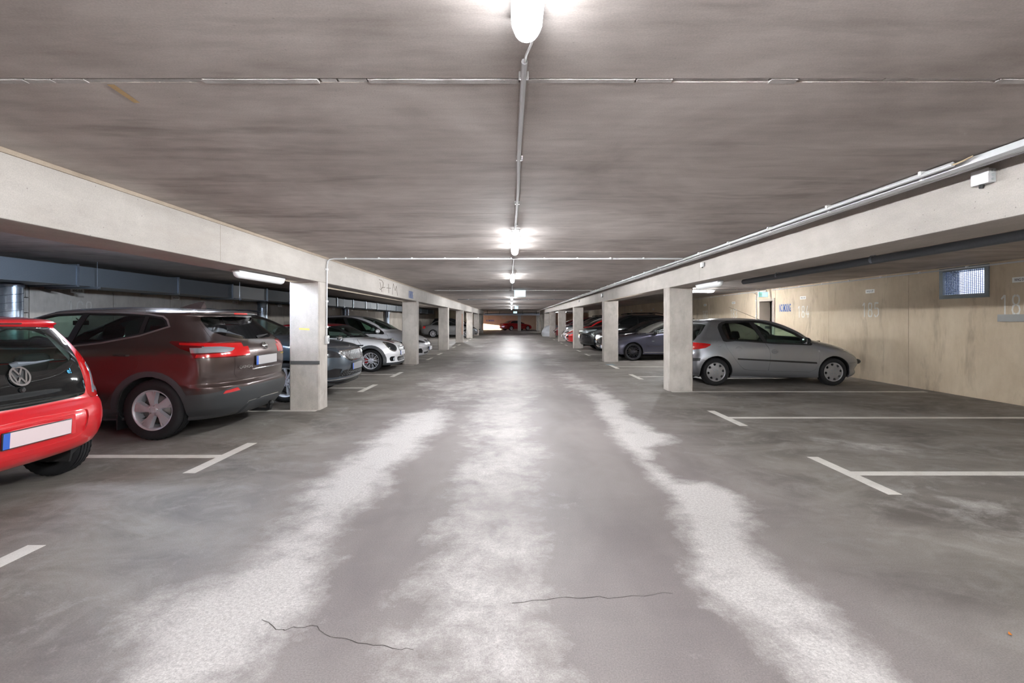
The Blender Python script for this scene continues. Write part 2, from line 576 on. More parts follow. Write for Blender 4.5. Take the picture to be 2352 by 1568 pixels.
def build_floor():
    xs = np.unique(np.round(np.concatenate([np.arange(-15, -4.2, 0.6), np.arange(-4.2, 5.2, 0.05), np.arange(5.2, 15.1, 0.6)]), 3))
    ys = np.unique(np.round(np.concatenate([np.arange(Y0, 1.2, 0.6), np.arange(1.2, 9, 0.05), np.arange(9, 16, 0.1), np.arange(16, 70.2, 0.9)]), 3))
    X, Y = np.meshgrid(xs, ys)
    dust = np.zeros(X.shape)
    for amt, soft, poly in DUST:
        s = signed(px_poly(poly), X, Y)
        dust = np.maximum(dust, amt * np.clip(0.5 + s / (2 * soft), 0, 1))
    oil = np.zeros(X.shape)
    for amt, soft, poly in OIL:
        s = signed(px_poly(poly), X, Y)
        oil = np.maximum(oil, amt * np.clip(0.5 + s / (2 * soft), 0, 1))
    far = np.clip((Y - 8.5) / 3.0, 0, 1)
    rib = 0.55 * np.exp(-((X + 0.1) / 0.75) ** 2) + 0.5 * np.exp(-((X - 1.5 - 0.2 * np.sin(Y / 3)) / 0.45) ** 2) + 0.5 * np.exp(-((X + 1.6) / 0.5) ** 2)
    dust = np.maximum(dust, far * rib * (0.75 + 0.3 * np.sin(Y * 1.3)))
    lane = np.clip((2.6 - np.abs(X - 0.1)) / 1.2, 0, 1)
    nx, ny = len(xs), len(ys)
    verts = np.stack([X, Y, np.zeros_like(X)], -1).reshape(-1, 3)
    idx = np.arange(nx * ny).reshape(ny, nx)
    quads = np.stack([idx[:-1, :-1], idx[:-1, 1:], idx[1:, 1:], idx[1:, :-1]], -1).reshape(-1, 4)
    me = bpy.data.meshes.new('floor')
    me.from_pydata(verts.tolist(), [], quads.tolist())
    for nm, arr in (('dust', dust), ('oil', oil), ('lane', lane)):
        a = me.attributes.new(nm, 'FLOAT', 'POINT')
        a.data.foreach_set('value', arr.reshape(-1).astype(np.float32))
    m, nt, b = _new('garage floor')
    N, L = nt.nodes, nt.links
    geo = N.new('ShaderNodeNewGeometry')
    def attr(n):
        a = N.new('ShaderNodeAttribute')
        a.attribute_name = n
        return a.outputs['Fac']
    def noise(scale, detail=7, r=0.65, dist=0.0, sv=None):
        n = N.new('ShaderNodeTexNoise')
        n.inputs['Scale'].default_value = scale
        n.inputs['Detail'].default_value = detail
        n.inputs['Roughness'].default_value = r
        n.inputs['Distortion'].default_value = dist
        if sv:
            v = N.new('ShaderNodeVectorMath')
            v.operation = 'MULTIPLY'
            v.inputs[1].default_value = sv
            L.new(geo.outputs['Position'], v.inputs[0])
            L.new(v.outputs[0], n.inputs['Vector'])
        else:
            L.new(geo.outputs['Position'], n.inputs['Vector'])
        return n.outputs['Fac']
    def mth(op, a, c):
        x = N.new('ShaderNodeMath')
        x.operation = op
        x.use_clamp = op != 'SUBTRACT' and op != 'ADD'
        for i, q in enumerate((a, c)):
            if isinstance(q, (int, float)):
                x.inputs[i].default_value = q
            else:
                L.new(q, x.inputs[i])
        return x.outputs[0]
    def mr(x, a, c, d0=0.0, d1=1.0):
        r = N.new('ShaderNodeMapRange')
        r.inputs[1].default_value, r.inputs[2].default_value = a, c
        r.inputs[3].default_value, r.inputs[4].default_value = d0, d1
        L.new(x, r.inputs[0])
        return r.outputs[0]
    def mix(f, a, c, blend='MIX'):
        x = N.new('ShaderNodeMix')
        x.data_type = 'RGBA'
        x.blend_type = blend
        for s, q in ((0, f), (6, a), (7, c)):
            if isinstance(q, (int, float, tuple)):
                x.inputs[s].default_value = q
            else:
                L.new(q, x.inputs[s])
        return x.outputs[2]
    base = mix(mr(noise(0.9, 5, 0.68, 1.0, (0.7, 1.2, 1)), 0.35, 0.68), rgb(106, 100, 95), rgb(148, 142, 136))
    base = mix(mr(noise(3.2, 5, 0.7, 0.6), 0.50, 0.70, 0, 0.5), base, rgb(166, 162, 157))
    lane_c = mix(mr(noise(1.4, 3, 0.6, 0.4, (1, 0.4, 1)), 0.35, 0.68), rgb(126, 118, 118), rgb(146, 138, 137))
    col = mix(mth('MULTIPLY', attr('lane'), 0.85), base, lane_c)
    # dust: pattern attribute roughened at its edges by noise
    d = mth('ADD', attr('dust'), mr(noise(5.5, 7, 0.75, 0.3), 0.3, 0.7, -0.26, 0.24))
    d = mth('ADD', d, mr(noise(1.6, 3, 0.6, 0.5), 0.35, 0.65, -0.2, 0.16))
    d = mr(d, 0.22, 0.85)
    speck = mr(noise(60, 3, 0.75), 0.32, 0.66, 0.45, 1.0)
    d = mth('MULTIPLY', d, speck)
    col = mix(d, col, rgb(208, 204, 201))
    o = mth('MULTIPLY', attr('oil'), mr(noise(4.0, 5, 0.7, 0.8, (0.6, 1.4, 1)), 0.36, 0.64))
    col = mix(mth('MULTIPLY', o, 0.8), col, rgb(70, 64, 58))
    grain = mr(noise(150, 1, 0.6), 0.25, 0.75, 0.80, 1.12)
    gr = N.new('ShaderNodeCombineColor')
    for i in range(3):
        L.new(grain, gr.inputs[i])
    col = mix(1.0, col, gr.outputs[0], 'MULTIPLY')
    L.new(col, b.inputs['Base Color'])
    L.new(mr(d, 0, 1, 0.6, 0.85), b.inputs['Roughness'])
    b.inputs['Specular IOR Level'].default_value = 0.24
    bp = N.new('ShaderNodeBump')
    bp.inputs['Strength'].default_value = 0.2
    bp.inputs['Distance'].default_value = 0.003
    L.new(noise(90, 2, 0.7), bp.inputs['Height'])
    L.new(bp.outputs['Normal'], b.inputs['Normal'])
    me.materials.append(m)
    return struct(link('floor', me), 'grey concrete garage floor with pale dust tracks')

floor = build_floor()

def marking(x0, x1, y0, y1):
    mb = MB()
    mb.box(x0, x1, y0, y1, 0.0006, 0.0022)
    return mb.build('parking_line', M_line, floor)

for k in range(14):                               # left bays: a T at every bay border
    ys = 2.40 + 2.44 * k
    if k not in (2, 5, 8, 11):
        marking(-2.93, -2.82, ys - 0.53, ys + 0.53)
    marking(-7.6, -2.93, ys - 0.055, ys + 0.055)
for k in range(13):                               # right bays
    ys = 4.30 + 2.455 * k
    if k not in (2, 5, 8, 11):
        marking(2.95, 3.06, ys - 0.52, ys + 0.52)
    marking(3.06, 7.9, ys - 0.055, ys + 0.055)
M_crack = plain('floor crack', rgb(74, 69, 66), 0.9)
def floor_crack(px):
    mb = MB()
    P = [ground(u, v) for u, v in px]
    pts = []
    for i in range(len(P) - 1):
        for t in (0, 0.33, 0.66):
            pts.append((P[i][0] + (P[i + 1][0] - P[i][0]) * t + random.uniform(-.012, .012),
                        P[i][1] + (P[i + 1][1] - P[i][1]) * t + random.uniform(-.012, .012)))
    pts.append(P[-1])
    for a, c in zip(pts, pts[1:]):
        d = Vector((c[0] - a[0], c[1] - a[1], 0))
        n = Vector((-d.y, d.x, 0)).normalized() * random.uniform(0.0012, 0.0022)
        A, C = Vector((a[0], a[1], 0.0008)), Vector((c[0], c[1], 0.0008))
        mb.add([A - n, A + n, C + n, C - n], [(0, 1, 2, 3)])
    mb.build('crack', M_crack, floor)
floor_crack([(605, 1420), (625, 1432), (650, 1448), (680, 1440), (722, 1433), (745, 1455), (790, 1465), (840, 1480), (900, 1487), (950, 1492)])
floor_crack([(1180, 1382), (1250, 1375), (1320, 1372), (1400, 1372), (1480, 1366), (1545, 1362)])
mb = MB()
mb.box(2.92, 3.16, 14.55, 15.05, 0.0004, 0.0016)
mb.build('painted_patch', plain('blue grey patch', rgb(120, 132, 138), 0.8, grain=0.1), floor)

# ------------------------------------------------------------------ ceiling: backing slab with precast planks
mb = MB()
mb.box(-8.25, 8.5, Y0 - 0.3, Y1, ZC + 0.03, ZC + 0.35)
mb.box(-15, 15, Y1, YF + 0.3, ZC + 0.03, ZC + 0.35)
ceiling = struct(mb.build('ceiling', M_joint), 'concrete ceiling of wide precast planks with dark joints')
joints = [Y0] + [1.98 + 2.49 * k for k in range(-5, 20)] + [YF]
for i in range(len(joints) - 1):
    a, c = joints[i], joints[i + 1]
    if c - a < 0.05:
        continue
    g0 = 0.024 if abs(a - 1.98) < 0.01 else 0.006
    g1 = 0.010 if abs(c - 1.98) < 0.01 else 0.006
    mb = MB()
    dz = random.uniform(0, 0.006)
    x0, x1 = (-8.2, 8.5) if c < Y1 + 1 else (-15, 15)
    mb.box(x0, x1, a + g0, c - g1, ZC + dz, ZC + 0.05 + dz)
    mb.build('ceiling_panel', M_ceil, ceiling)
mb = MB()                                             # ragged white mortar in the nearest joint
x = -6.0
while x < 6.0:
    w = random.uniform(0.05, 0.5)
    mb.box(x, x + w, 1.978, 2.0045 + random.uniform(-0.006, 0.008), ZC + random.choice((-0.003, -0.002, -0.001, 0.002, 0.008)), ZC + 0.03)
    x += w + random.uniform(0, 0.012)
mb.build('joint_mortar', M_grout, ceiling)
st = MB()
A = [ground(245, 194, ZC - 0.001), ground(262, 194, ZC - 0.001), ground(322, 236, ZC - 0.001), ground(308, 236, ZC - 0.001)]
st.add([(p[0], p[1], ZC - 0.0012) for p in A], [(0, 1, 2, 3)])
st.build('ochre_mark', plain('ochre stain', rgb(198, 170, 126), 0.9, grain=0.2), ceiling)

# ------------------------------------------------------------------ beams and columns
def beam(x0, x1, z0, ya, yb, label):
    m = MB()
    m.box(x0, x1, ya, yb, z0, ZC + 0.02, bev=0.012)
    o = struct(m.build('beam', M_beam), label)
    return o

beam_l = beam(CLX - 0.46, CLX, ZBL, Y0, Y1, 'long pale concrete beam over the brown crossover and red hatchback')
beam_r = beam(CRX, CRX + 0.47, ZBR, Y0, Y1, 'long pale concrete beam running above the silver hatchback')
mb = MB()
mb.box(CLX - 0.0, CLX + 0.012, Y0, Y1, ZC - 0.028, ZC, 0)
mb.build('shaded_fillet', concrete('shaded_fillet', rgb(150, 136, 120), rgb(178, 164, 148)), beam_l)  # small step at the beam top, its shadow gap painted brown
mb = MB()
for y in (7.77, 10.4, 13.0, 17.1, 19.8):
    mb.box(CRX - 0.0012, CRX + 0.002, y - 0.003, y + 0.003, ZBR + 0.012, ZC)
mb.build('formwork_seam', M_seam, beam_r)
mb = MB()
for y in (4.83, 11.0, 17.5, 20.0):
    mb.box(CLX - 0.002, CLX + 0.0012, y - 0.0025, y + 0.0025, ZBL + 0.012, ZC - 0.03)
mb.build('formwork_seam', M_seam, beam_l)

COLS_L = [0.1, 7.32, 14.88, 22.3, 29.3, 36.2, 43.2, 50.2]
COLS_R = [1.9, 9.29, 15.78, 23.4, 30.9, 37.9, 44.3, 50.2]
LABL = [None, 'bright concrete column with dark tape band beside the brown crossover', 'concrete column with a large damp patch beside the white coupe',
        'third concrete column along the bays where the brown crossover stands', 'concrete column with an orange stripe, fourth beyond the brown crossover',
        'fifth concrete column beyond the brown crossover', 'sixth concrete column beyond the brown crossover', 'slim concrete column at the far end of the aisle, on the crossover side']
LABR = [None, 'concrete column partly hiding the tail of the silver hatchback', 'concrete column hiding the nose of the purple grey sedan',
        'concrete column right behind the nose of the black crossover', 'concrete column behind the bright red hatchback',
        'concrete column between the dark red car and the covered motorcycle', 'last but one concrete column on the silver hatchback side',
        'concrete column at the far end of the aisle, on the silver hatchback side']
def column(x0, x1, y, ztop, label):
    m = MB()
    bm = bmesh.new()
    bmesh.ops.create_cube(bm, size=1)
    for p in bm.verts:
        p.co = Vector(((x0 + x1) / 2 + p.co.x * (x1 - x0), y + 0.17 + p.co.y * 0.33, ztop / 2 + p.co.z * ztop))
    ed = [e for e in bm.edges if abs(e.verts[0].co.z - e.verts[1].co.z) > 1]
    bmesh.ops.bevel(bm, geom=ed, offset=0.02, segments=1, affect='EDGES')
    m.bm(bm)
    return struct(m.build('column', M_col), label)
col_l, col_r = [], []
for i, y in enumerate(COLS_L):
    col_l.append(column(CLX - 0.46, CLX, y, ZBL, LABL[i] or 'concrete column beside the near end of the crossover bays'))
for i, y in enumerate(COLS_R):
    col_r.append(column(CRX, CRX + 0.47, y, ZBR, LABR[i] or 'concrete column beside the empty bays'))
# marks on the columns
c1 = col_l[1]
mb = MB()
mb.box(-3.345, CLX + 0.0, 7.315, 7.338, 0.695, 0.748)
mb.build('tape_band', plain('dark tape', rgb(82, 82, 82), 0.5, grain=0.1), c1)
mb = MB()
mb.add([(-3.215, 7.3215, 1.247), (-3.055, 7.3215, 1.239), (-3.055, 7.3215, 1.212), (-3.21, 7.3215, 1.222)], [(0, 1, 2, 3)])
mb.build('yellow_tape', plain('yellow tape', rgb(214, 196, 110), 0.6), c1)
M_damp = concrete('damp patch', rgb(140, 130, 118), rgb(160, 151, 139), patch=4.0)
def blob(cx, y, cz, rx, rz, seed, parent):
    rnd = random.Random(seed)
    ph = [rnd.uniform(0, 6.28) for _ in range(4)]
    P = []
    for k in range(36):
        t = 2 * math.pi * k / 36
        r = 1 + 0.22 * math.sin(2 * t + ph[0]) + 0.14 * math.sin(5 * t + ph[1]) + 0.08 * math.sin(9 * t + ph[2])
        P.append((cx + rx * r * math.cos(t), y, cz + rz * r * math.sin(t)))
    m = MB()
    m.add(P, [tuple(range(36))])
    m.build('damp_patch', M_damp, parent)
blob(-3.13, 14.8865, 1.22, 0.15, 0.44, 3, col_l[2])
blob(-3.14, 22.306, 1.5, 0.12, 0.20, 5, col_l[3])
mb = MB()
mb.box(CLX - 0.09, CLX - 0.03, 29.303, 29.310, 0.5, 1.75)
mb.build('orange_stripe', plain('orange paint', rgb(186, 148, 128), 0.8), col_l[4])

# ------------------------------------------------------------------ side walls
def wall_panels(parent, xf, xb, joints, holes, mat):
    """cast panels between vertical joints; holes: (y0,y1,z0,z1)"""
    for a, c in zip(joints, joints[1:]):
        m = MB()
        a2, c2 = a + 0.006, c - 0.006
        hs = [h for h in holes if h[0] > a and h[1] < c]
        if not hs:
            m.box(min(xf, xb), max(xf, xb), a2, c2, -0.02, ZC + 0.04)
        else:
            h = hs[0]
            for (p, q, r, s) in ((a2, h[0], -0.02, ZC + 0.04), (h[1], c2, -0.02, ZC + 0.04), (h[0], h[1], -0.02, h[2]), (h[0], h[1], h[3], ZC + 0.04)):
                if q - p > 0.001 and s - r > 0.001:
                    m.box(min(xf, xb), max(xf, xb), p, q, r, s)
        m.build('wall_panel', mat, parent)

WIN = (8.25, 9.16, 1.78, 2.31)
DOOR = (15.0, 15.85, 0.0, 2.0)
WIN_ADDED = (3.6, 6.0, 1.35, 2.25)  # unseen left window, added to bring bluish daylight into the bays
def backing(x0, x1, ya, yb, holes, mat, name, label):
    m = MB()
    hs = sorted(holes)
    y = ya
    for h in hs:
        m.box(x0, x1, y, h[0], -0.05, ZC + 0.3)
        if h[2] > 0:
            m.box(x0, x1, h[0], h[1], -0.05, h[2])
        m.box(x0, x1, h[0], h[1], h[3], ZC + 0.3)
        y = h[1]
    m.box(x0, x1, y, yb, -0.05, ZC + 0.3)
    return struct(m.build(name, mat), label)
wall_right = backing(XR + 0.03, XR + 0.32, Y0, Y1, [WIN, DOOR], M_joint, 'wall_right', 'beige concrete wall with bay numbers, grille window and door')
wall_panels(wall_right, XR, XR + 0.035, [Y0, -7.5, -5.0, -2.5, 0.0, 2.45, 4.95, 7.43, 9.91, 12.4, 14.9, 17.4, 19.9, 22.4, 24.9, 27.4, 29.9, 32.4, 34.9, 37.4, 39.9, 45, Y1],
            [WIN, DOOR], M_wallr)
wall_left = backing(XL - 0.32, XL - 0.03, Y0, Y1, [WIN_ADDED], M_joint, 'wall_left', 'grey concrete wall behind the ventilation duct')
wall_panels(wall_left, XL, XL - 0.035, [Y0, -6, -3, 0, 2.0, 6.35], [WIN_ADDED], M_walll)
wall_panels(wall_left, XL, XL - 0.035, [7.92, 9.6, 11.2, 14.0, 16.8, 19.6, 22.4, 25.2, 28.0, 30.8, 33.6, 36.4, 39.2, 42, 46, Y1], [], M_walll)
M_block = concrete('block', rgb(150, 145, 138), rgb(184, 178, 170), patch=3.0, pores=0.4)
zz = 0.0
row = 0
while zz < ZC:
    y = 6.36 + (0.0 if row % 2 else -0.25)
    while y < 7.9:
        a, c = max(6.36, y), min(7.91, y + 0.49)
        if c - a > 0.03:
            m = MB()
            m.box(XL - 0.03, XL + random.uniform(-0.002, 0.003), a, c, zz + 0.005, min(ZC, zz + 0.238), 0)
            m.build('brick', M_block, wall_left)
        y += 0.5
    zz += 0.248
    row += 1
# end wall behind the photographer and the far cross aisle
mb = MB()
mb.box(-8.3, 8.6, Y0 - 0.3, Y0, 0, ZC + 0.3)
struct(mb.build('wall_back', M_walll), 'concrete wall closing the aisle behind the viewpoint')
mb = MB()
mb.box(-15, 15, YF, YF + 0.3, -0.02, ZC + 0.3)
wall_far = struct(mb.build('wall_far', M_far), 'warm lit concrete wall behind the distant red sedan')
mb = MB()
mb.box(14.7, 15, Y1, YF, 0, ZC + 0.3)
mb.box(8.1, 15, Y1 - 0.3, Y1, 0, ZC + 0.3)
struct(mb.build('wall_side', M_wallr), 'concrete side wall of the far cross aisle')
mb = MB()                                             # left end of the cross aisle with the daylight opening
mb.box(-9.3, -9, Y1, 59.1, 0, ZC + 0.3)
mb.box(-9.3, -9, 59.1, 66.5, 1.5, ZC + 0.3)
mb.box(-9.3, -9, 66.5, YF, 0, ZC + 0.3)
mb.box(-9, CLX - 0.46, Y1 - 0.3, Y1, 0, ZC + 0.3)
struct(mb.build('wall_ramp', M_wallr), 'concrete wall with the open entrance of the far cross aisle')
mb = MB()
mb.box(CLX + 0.05, CRX - 0.05, 50.2, 50.6, 1.86, 2.12, 0)
lint = struct(mb.build('lintel', plain('painted lintel', rgb(176, 180, 196), 0.6, grain=0.08)), 'pale painted lintel across the far end of the aisle')
for (x, y) in ((0.83, 61.0), (3.15, 60.0)):
    m = MB()
    m.box(x, x + 0.42, y, y + 0.36, 0, ZC, bev=0.02)
    struct(m.build('column', M_beam), 'concrete column in front of the distant red sedan' if x < 1 else 'concrete column in the far cross aisle past the red sedan')

# ------------------------------------------------------------------ window with wire mesh, light shaft, added left window
M_shaft = plain('light shaft white', rgb(236, 238, 240), 0.8)
def window_unit(xw, h, sgn, name, label):
    """xw inner wall plane; sgn +1 right wall, -1 left wall"""
    y0, y1, z0, z1 = h
    m = MB()
    t = 0.055
    def bx(mm, a, c, *r):
        mm.box(min(a, c), max(a, c), *r)
    xo = xw + sgn * 0.02
    bx(m, xw - sgn * 0.02, xw + sgn * 0.3, y0 - 0.02, y0 + t, z0 - 0.02, z1 + 0.02)
    bx(m, xw - sgn * 0.02, xw + sgn * 0.3, y1 - t, y1 + 0.02, z0 - 0.02, z1 + 0.02)
    bx(m, xw - sgn * 0.02, xw + sgn * 0.3, y0 + t, y1 - t, z0 - 0.02, z0 + t)
    bx(m, xw - sgn * 0.02, xw + sgn * 0.3, y0 + t, y1 - t, z1 - t * 0.8, z1 + 0.02)
    o = struct(m.build(name, M_steelframe), label)
    g = MB()
    n = 22
    for k in range(1, n):
        yy = y0 + t + (y1 - y0 - 2 * t) * k / n
        g.box(min(xo, xo + sgn * .004), max(xo, xo + sgn * .004), yy - 0.0042, yy + 0.0042, z0 + t, z1 - t * .8)
    nz = 15
    for k in range(1, nz):
        zq = z0 + t + (z1 - z0 - 1.8 * t) * k / nz
        g.box(min(xo, xo + sgn * .004), max(xo, xo + sgn * .004), y0 + t, y1 - t, zq - 0.0042, zq + 0.0042)
    gm = g.build('wire_mesh', plain('mesh wire', rgb(84, 96, 128), 0.5, 0.3), o)
    gm['kind'] = 'stuff'
    s = MB()
    x1, x2 = xw + sgn * 0.32, xw + sgn * (1.25 if sgn > 0 else 2.6)
    bx(s, x2, x2 + sgn * 0.1, y0 - 0.8, y1 + 0.8, z0 - 0.9, 3.4)
    bx(s, x1, x2, y0 - 0.9, y0 - 0.8, z0 - 0.9, 3.4)
    bx(s, x1, x2, y1 + 0.8, y1 + 0.9, z0 - 0.9, 3.4)
    bx(s, x1, x2, y0 - 0.8, y1 + 0.8, z0 - 1.0, z0 - 0.9)
    s.build('light_shaft', M_shaft, o)
    return o
window_unit(XR, WIN, 1, 'window_1', 'small window with wire mesh and daylight high in the beige wall')
window_unit(XL, WIN_ADDED, -1, 'added_window', 'unseen wire mesh window added for daylight beside the ventilation duct')

# ------------------------------------------------------------------ door with frame and the small lobby behind it
y0, y1 = DOOR[0], DOOR[1]
mb = MB()
mb.box(XR - 0.02, XR + 0.33, y0 - 0.06, y0 + 0.03, 0, 2.05)
mb.box(XR - 0.02, XR + 0.33, y1 - 0.03, y1 + 0.06, 0, 2.05)
mb.box(XR - 0.02, XR + 0.33, y0 + 0.03, y1 - 0.03, 1.97, 2.05)
trim = struct(mb.build('trim_1', plain('door frame', rgb(176, 164, 152), 0.5, grain=0.05)), 'painted steel frame of the doorway beside the blue lettering')
mb = MB()
mb.box(XR + 0.34, XR + 0.385, y1 - 0.83, y1 - 0.10, 0.01, 1.96, 0.004, M=Matrix.Translation((0, 0, 0)))
dl = struct(mb.build('door_1', M_doorgrey), 'grey steel door leaf in the doorway beside the blue lettering')
mb = MB()
mb.tube([(XR + 0.34, y0 + 0.16, 1.02), (XR + 0.29, y0 + 0.16, 1.02), (XR + 0.29, y0 + 0.28, 1.02)], 0.01, 6)
mb.build('door_handle', M_gal, dl)
mb = MB()
mb.box(XR + 0.32, XR + 0.34, y0 - 0.6, y0 - 0.061, 0, 2.4)
mb.box(XR + 1.8, XR + 1.9, y0 - 0.6, y1 + 0.6, 0, 2.4)
mb.box(XR + 0.32, XR + 1.8, y0 - 0.7, y0 - 0.6, 0, 2.4)
mb.box(XR + 0.32, XR + 1.8, y1 + 0.6, y1 + 0.7, 0, 2.4)
mb.box(XR + 0.32, XR + 1.9, y0 - 0.7, y1 + 0.7, 2.4, 2.5)
mb.box(XR + 0.32, XR + 1.9, y0 - 0.7, y1 + 0.7, -0.02, -0.002)
struct(mb.build('wall_lobby', plain('lobby plaster', rgb(196, 192, 186), 0.8)), 'plastered lobby walls behind the doorway')

# ------------------------------------------------------------------ painted lettering and signs on the walls
DIG = {
    '1': [[(0.12, 0.80), (0.34, 0.98)], [(0.36, 1.0), (0.36, 0.0)]],
    '2': [[(0.06, 0.74), (0.09, 0.90), (0.27, 0.97)], [(0.35, 0.97), (0.52, 0.88), (0.54, 0.70), (0.46, 0.52), (0.10, 0.05), (0.56, 0.05)]],
    '3': [[(0.06, 0.80), (0.14, 0.95), (0.27, 0.97)], [(0.35, 0.97), (0.52, 0.86), (0.52, 0.66), (0.36, 0.54)], [(0.30, 0.53), (0.52, 0.42), (0.54, 0.16), (0.35, 0.03)], [(0.27, 0.03), (0.12, 0.06), (0.05, 0.22)]],
    '4': [[(0.36, 0.98), (0.05, 0.30), (0.60, 0.30)], [(0.44, 0.52), (0.44, 0.0)]],
    '5': [[(0.53, 0.95), (0.12, 0.95), (0.10, 0.55), (0.27, 0.62)], [(0.34, 0.62), (0.52, 0.54), (0.55, 0.22), (0.36, 0.03)], [(0.28, 0.03), (0.13, 0.06), (0.06, 0.18)]],
    '6': [[(0.30, 0.97), (0.12, 0.86), (0.06, 0.55), (0.06, 0.22), (0.14, 0.07), (0.27, 0.03)], [(0.34, 0.03), (0.50, 0.08), (0.55, 0.28), (0.50, 0.48), (0.30, 0.55), (0.16, 0.48)], [(0.36, 0.97), (0.50, 0.90), (0.54, 0.78)]],
    '8': [[(0.27, 0.97), (0.12, 0.90), (0.09, 0.72), (0.14, 0.56), (0.27, 0.51), (0.12, 0.44), (0.06, 0.25), (0.12, 0.08), (0.27, 0.03)],
          [(0.33, 0.97), (0.48, 0.90), (0.51, 0.72), (0.46, 0.56), (0.33, 0.51), (0.48, 0.44), (0.54, 0.25), (0.48, 0.08), (0.33, 0.03)]],
}
def stencil(s, h, stroke=0.11):
    """stencilled digits as one flat mesh in x/z, facing -y, centred"""
    m = MB()
    w = 0.78
    tot = w * len(s) - 0.18
    for i, ch in enumerate(s):
        for pl in DIG[ch]:
            P = [Vector((p[0] + i * w - tot / 2, 0, p[1] - 0.5)) for p in pl]
            Lr = []
            for j, p in enumerate(P):
                d = (P[min(j + 1, len(P) - 1)] - P[max(j - 1, 0)]).normalized()
                n = Vector((-d.z, 0, d.x)) * stroke / 2
                Lr.append((p + n, p - n))
            vs = [q for pr in Lr for q in pr]
            m.add([(v.x * h * 0.74, -0.0015, v.z * h) for v in vs], [(2 * j, 2 * j + 1, 2 * j + 3, 2 * j + 2) for j in range(len(P) - 1)])
    return m
ROT_R = math.pi / 2 * -1      # lettering facing -y turned to face -x (right wall)
ROT_L = math.pi / 2           # turned to face +x (left wall)
M_numf = concrete('faded stencil paint', rgb(184, 180, 172), rgb(204, 199, 190), patch=6.0)
def wall_number(s, x, y, z, h, rot, parent, mat=None):
    o = stencil(s, h).build('painted_number', mat or M_numw, parent)
    o.location = (x, y, z)
    o.rotation_euler = (0, 0, rot)
    o['label'] = 'white stencilled number ' + s
for s, y, z in (('186', 7.80, 1.615), ('185', 10.97, 1.60), ('184', 13.49, 1.60), ('183', 17.7, 1.60), ('182', 20.3, 1.60)):
    wall_number(s, XR, y, z, 0.33, ROT_R, wall_right)
wall_number('168', XL, 8.85, 1.555, 0.33, ROT_L, wall_left, M_numf)
def painted_text(s, x, y, z, h, rot, parent, xs=0.62, mat=None):
    o = link('painted_lettering', text_mesh(s, h, 0.0015, xs, mat or M_blue, 'painted_lettering', bold=0.02), parent)
    o.location = (x, y, z)
    o.rotation_euler = (0, 0, rot)
    o['label'] = 'blue stencilled words no smoking'
painted_text('NO SMOKING', XR, 14.38, 1.73, 0.235, ROT_R, wall_right, xs=0.30)
painted_text('NO SMOKING', CLX, 14.0, 2.10, 0.22, ROT_L, beam_l, xs=0.32)
painted_text('NO SMOKING', -3.0, YF, 1.30, 0.25, 0.0, wall_far, xs=0.55)
for s, x in (('143', -3.6), ('144', -1.1), ('145', 1.4)):
    wall_number(s, x, YF, 1.75, 0.34, 0.0, wall_far, M_numf)
def bay_sign(txt, x, y, z, rot, label, w=0.27, h=0.085):
    r = empty('bay_sign', (x, y, z), rot)
    m = MB()
    m.box(-w / 2, w / 2, -0.006, -0.0005, -h / 2, h / 2)
    m.build('plate', M_signw, r)
    link('lettering', text_mesh(txt, h * 0.56, 0.0066, 0.62, M_signk, 'lettering', bold=0.012), r)
    tag(r, label, 'sign', 'bay signs on the walls')
for t, y, z, q in (('WHG 01.10', 7.72, 2.015, 'beside the mesh window, nearest of the row'), ('WHG 01.09', 10.97, 2.02, 'on the wall just past the mesh window'),
                   ('WHG 01.08', 13.49, 1.99, 'beside the blue lettering'), ('WHG 01.07', 17.7, 2.0, 'over the roof of the silver hatchback past the doorway'),
                   ('WHG 01.06', 20.3, 2.0, 'on the shaded wall right beside the column')):
    bay_sign(t, XR, y, z, ROT_R, 'white sign ' + t + ' ' + q)
for k in range(4):
    bay_sign('WHG 01.0%d' % (5 - k), XR, 25.2 + 2.5 * k, 1.98, ROT_R, 'tiny sign on the dark wall above the black cars, %s from the dark blue cabinet' % ('first', 'second', 'third', 'fourth')[k])
for i, (t, y) in enumerate((('WHG 02.05', 8.8), ('WHG 02.04', 11.37), ('WHG 02.03', 13.84), ('WHG 02.02', 16.5), ('WHG 02.01', 19.0))):
    bay_sign(t, XL, y, 1.90 - 0.012 * i, ROT_L, 'white sign ' + t + ' below the duct, %s above the brown crossover' % ('largest and first', 'second', 'third', 'fourth', 'fifth')[i])
for k, y in enumerate((21.5, 24.0, 26.5, 29.1, 31.6)):
    bay_sign('WHG 0%d.0%d' % (3 if k else 1, 5 - k), XL, y, 1.87, ROT_L,
             ['first', 'second', 'third', 'fourth', 'fifth'][k] + ' tiny sign on the wall behind the white coupe, counted from the taped column')
mb = MB()
mb.box(-0.37, 0.37, -0.012, -0.001, -0.06, 0.06, 0.003)
o = mb.build('grey_plate', plain('grey plate', rgb(152, 152, 150), 0.5))
o.location, o.rotation_euler = (XR, 7.72, 1.40), (0, 0, ROT_R)
tag(o, 'blank grey plate under the stencilled number 186', 'sign')
# pencil graffiti on the beam
mb = MB()
def bpt(cx, cy):
    u, v = 600 + cx / 3.92, 560 + cy / 3.92
    Y = -CLX * FPX / (CX - u)
    return (CLX + 0.001, Y, CAMH + (CY - v) * Y / FPX)
for pl in ([(1060, 320), (1085, 328), (1098, 355), (1092, 395), (1072, 412), (1066, 400)], [(1068, 345), (1085, 432)], [(1088, 392), (1115, 390)],
           [(1128, 396), (1166, 400)], [(1144, 360), (1148, 442)], [(1180, 456), (1188, 358), (1205, 422), (1215, 378), (1226, 466)]):
    mb.tube([bpt(*p) for p in pl], 0.006, 4)
mb.build('graffiti', plain('pencil graffiti', rgb(96, 88, 80), 0.9), beam_l)
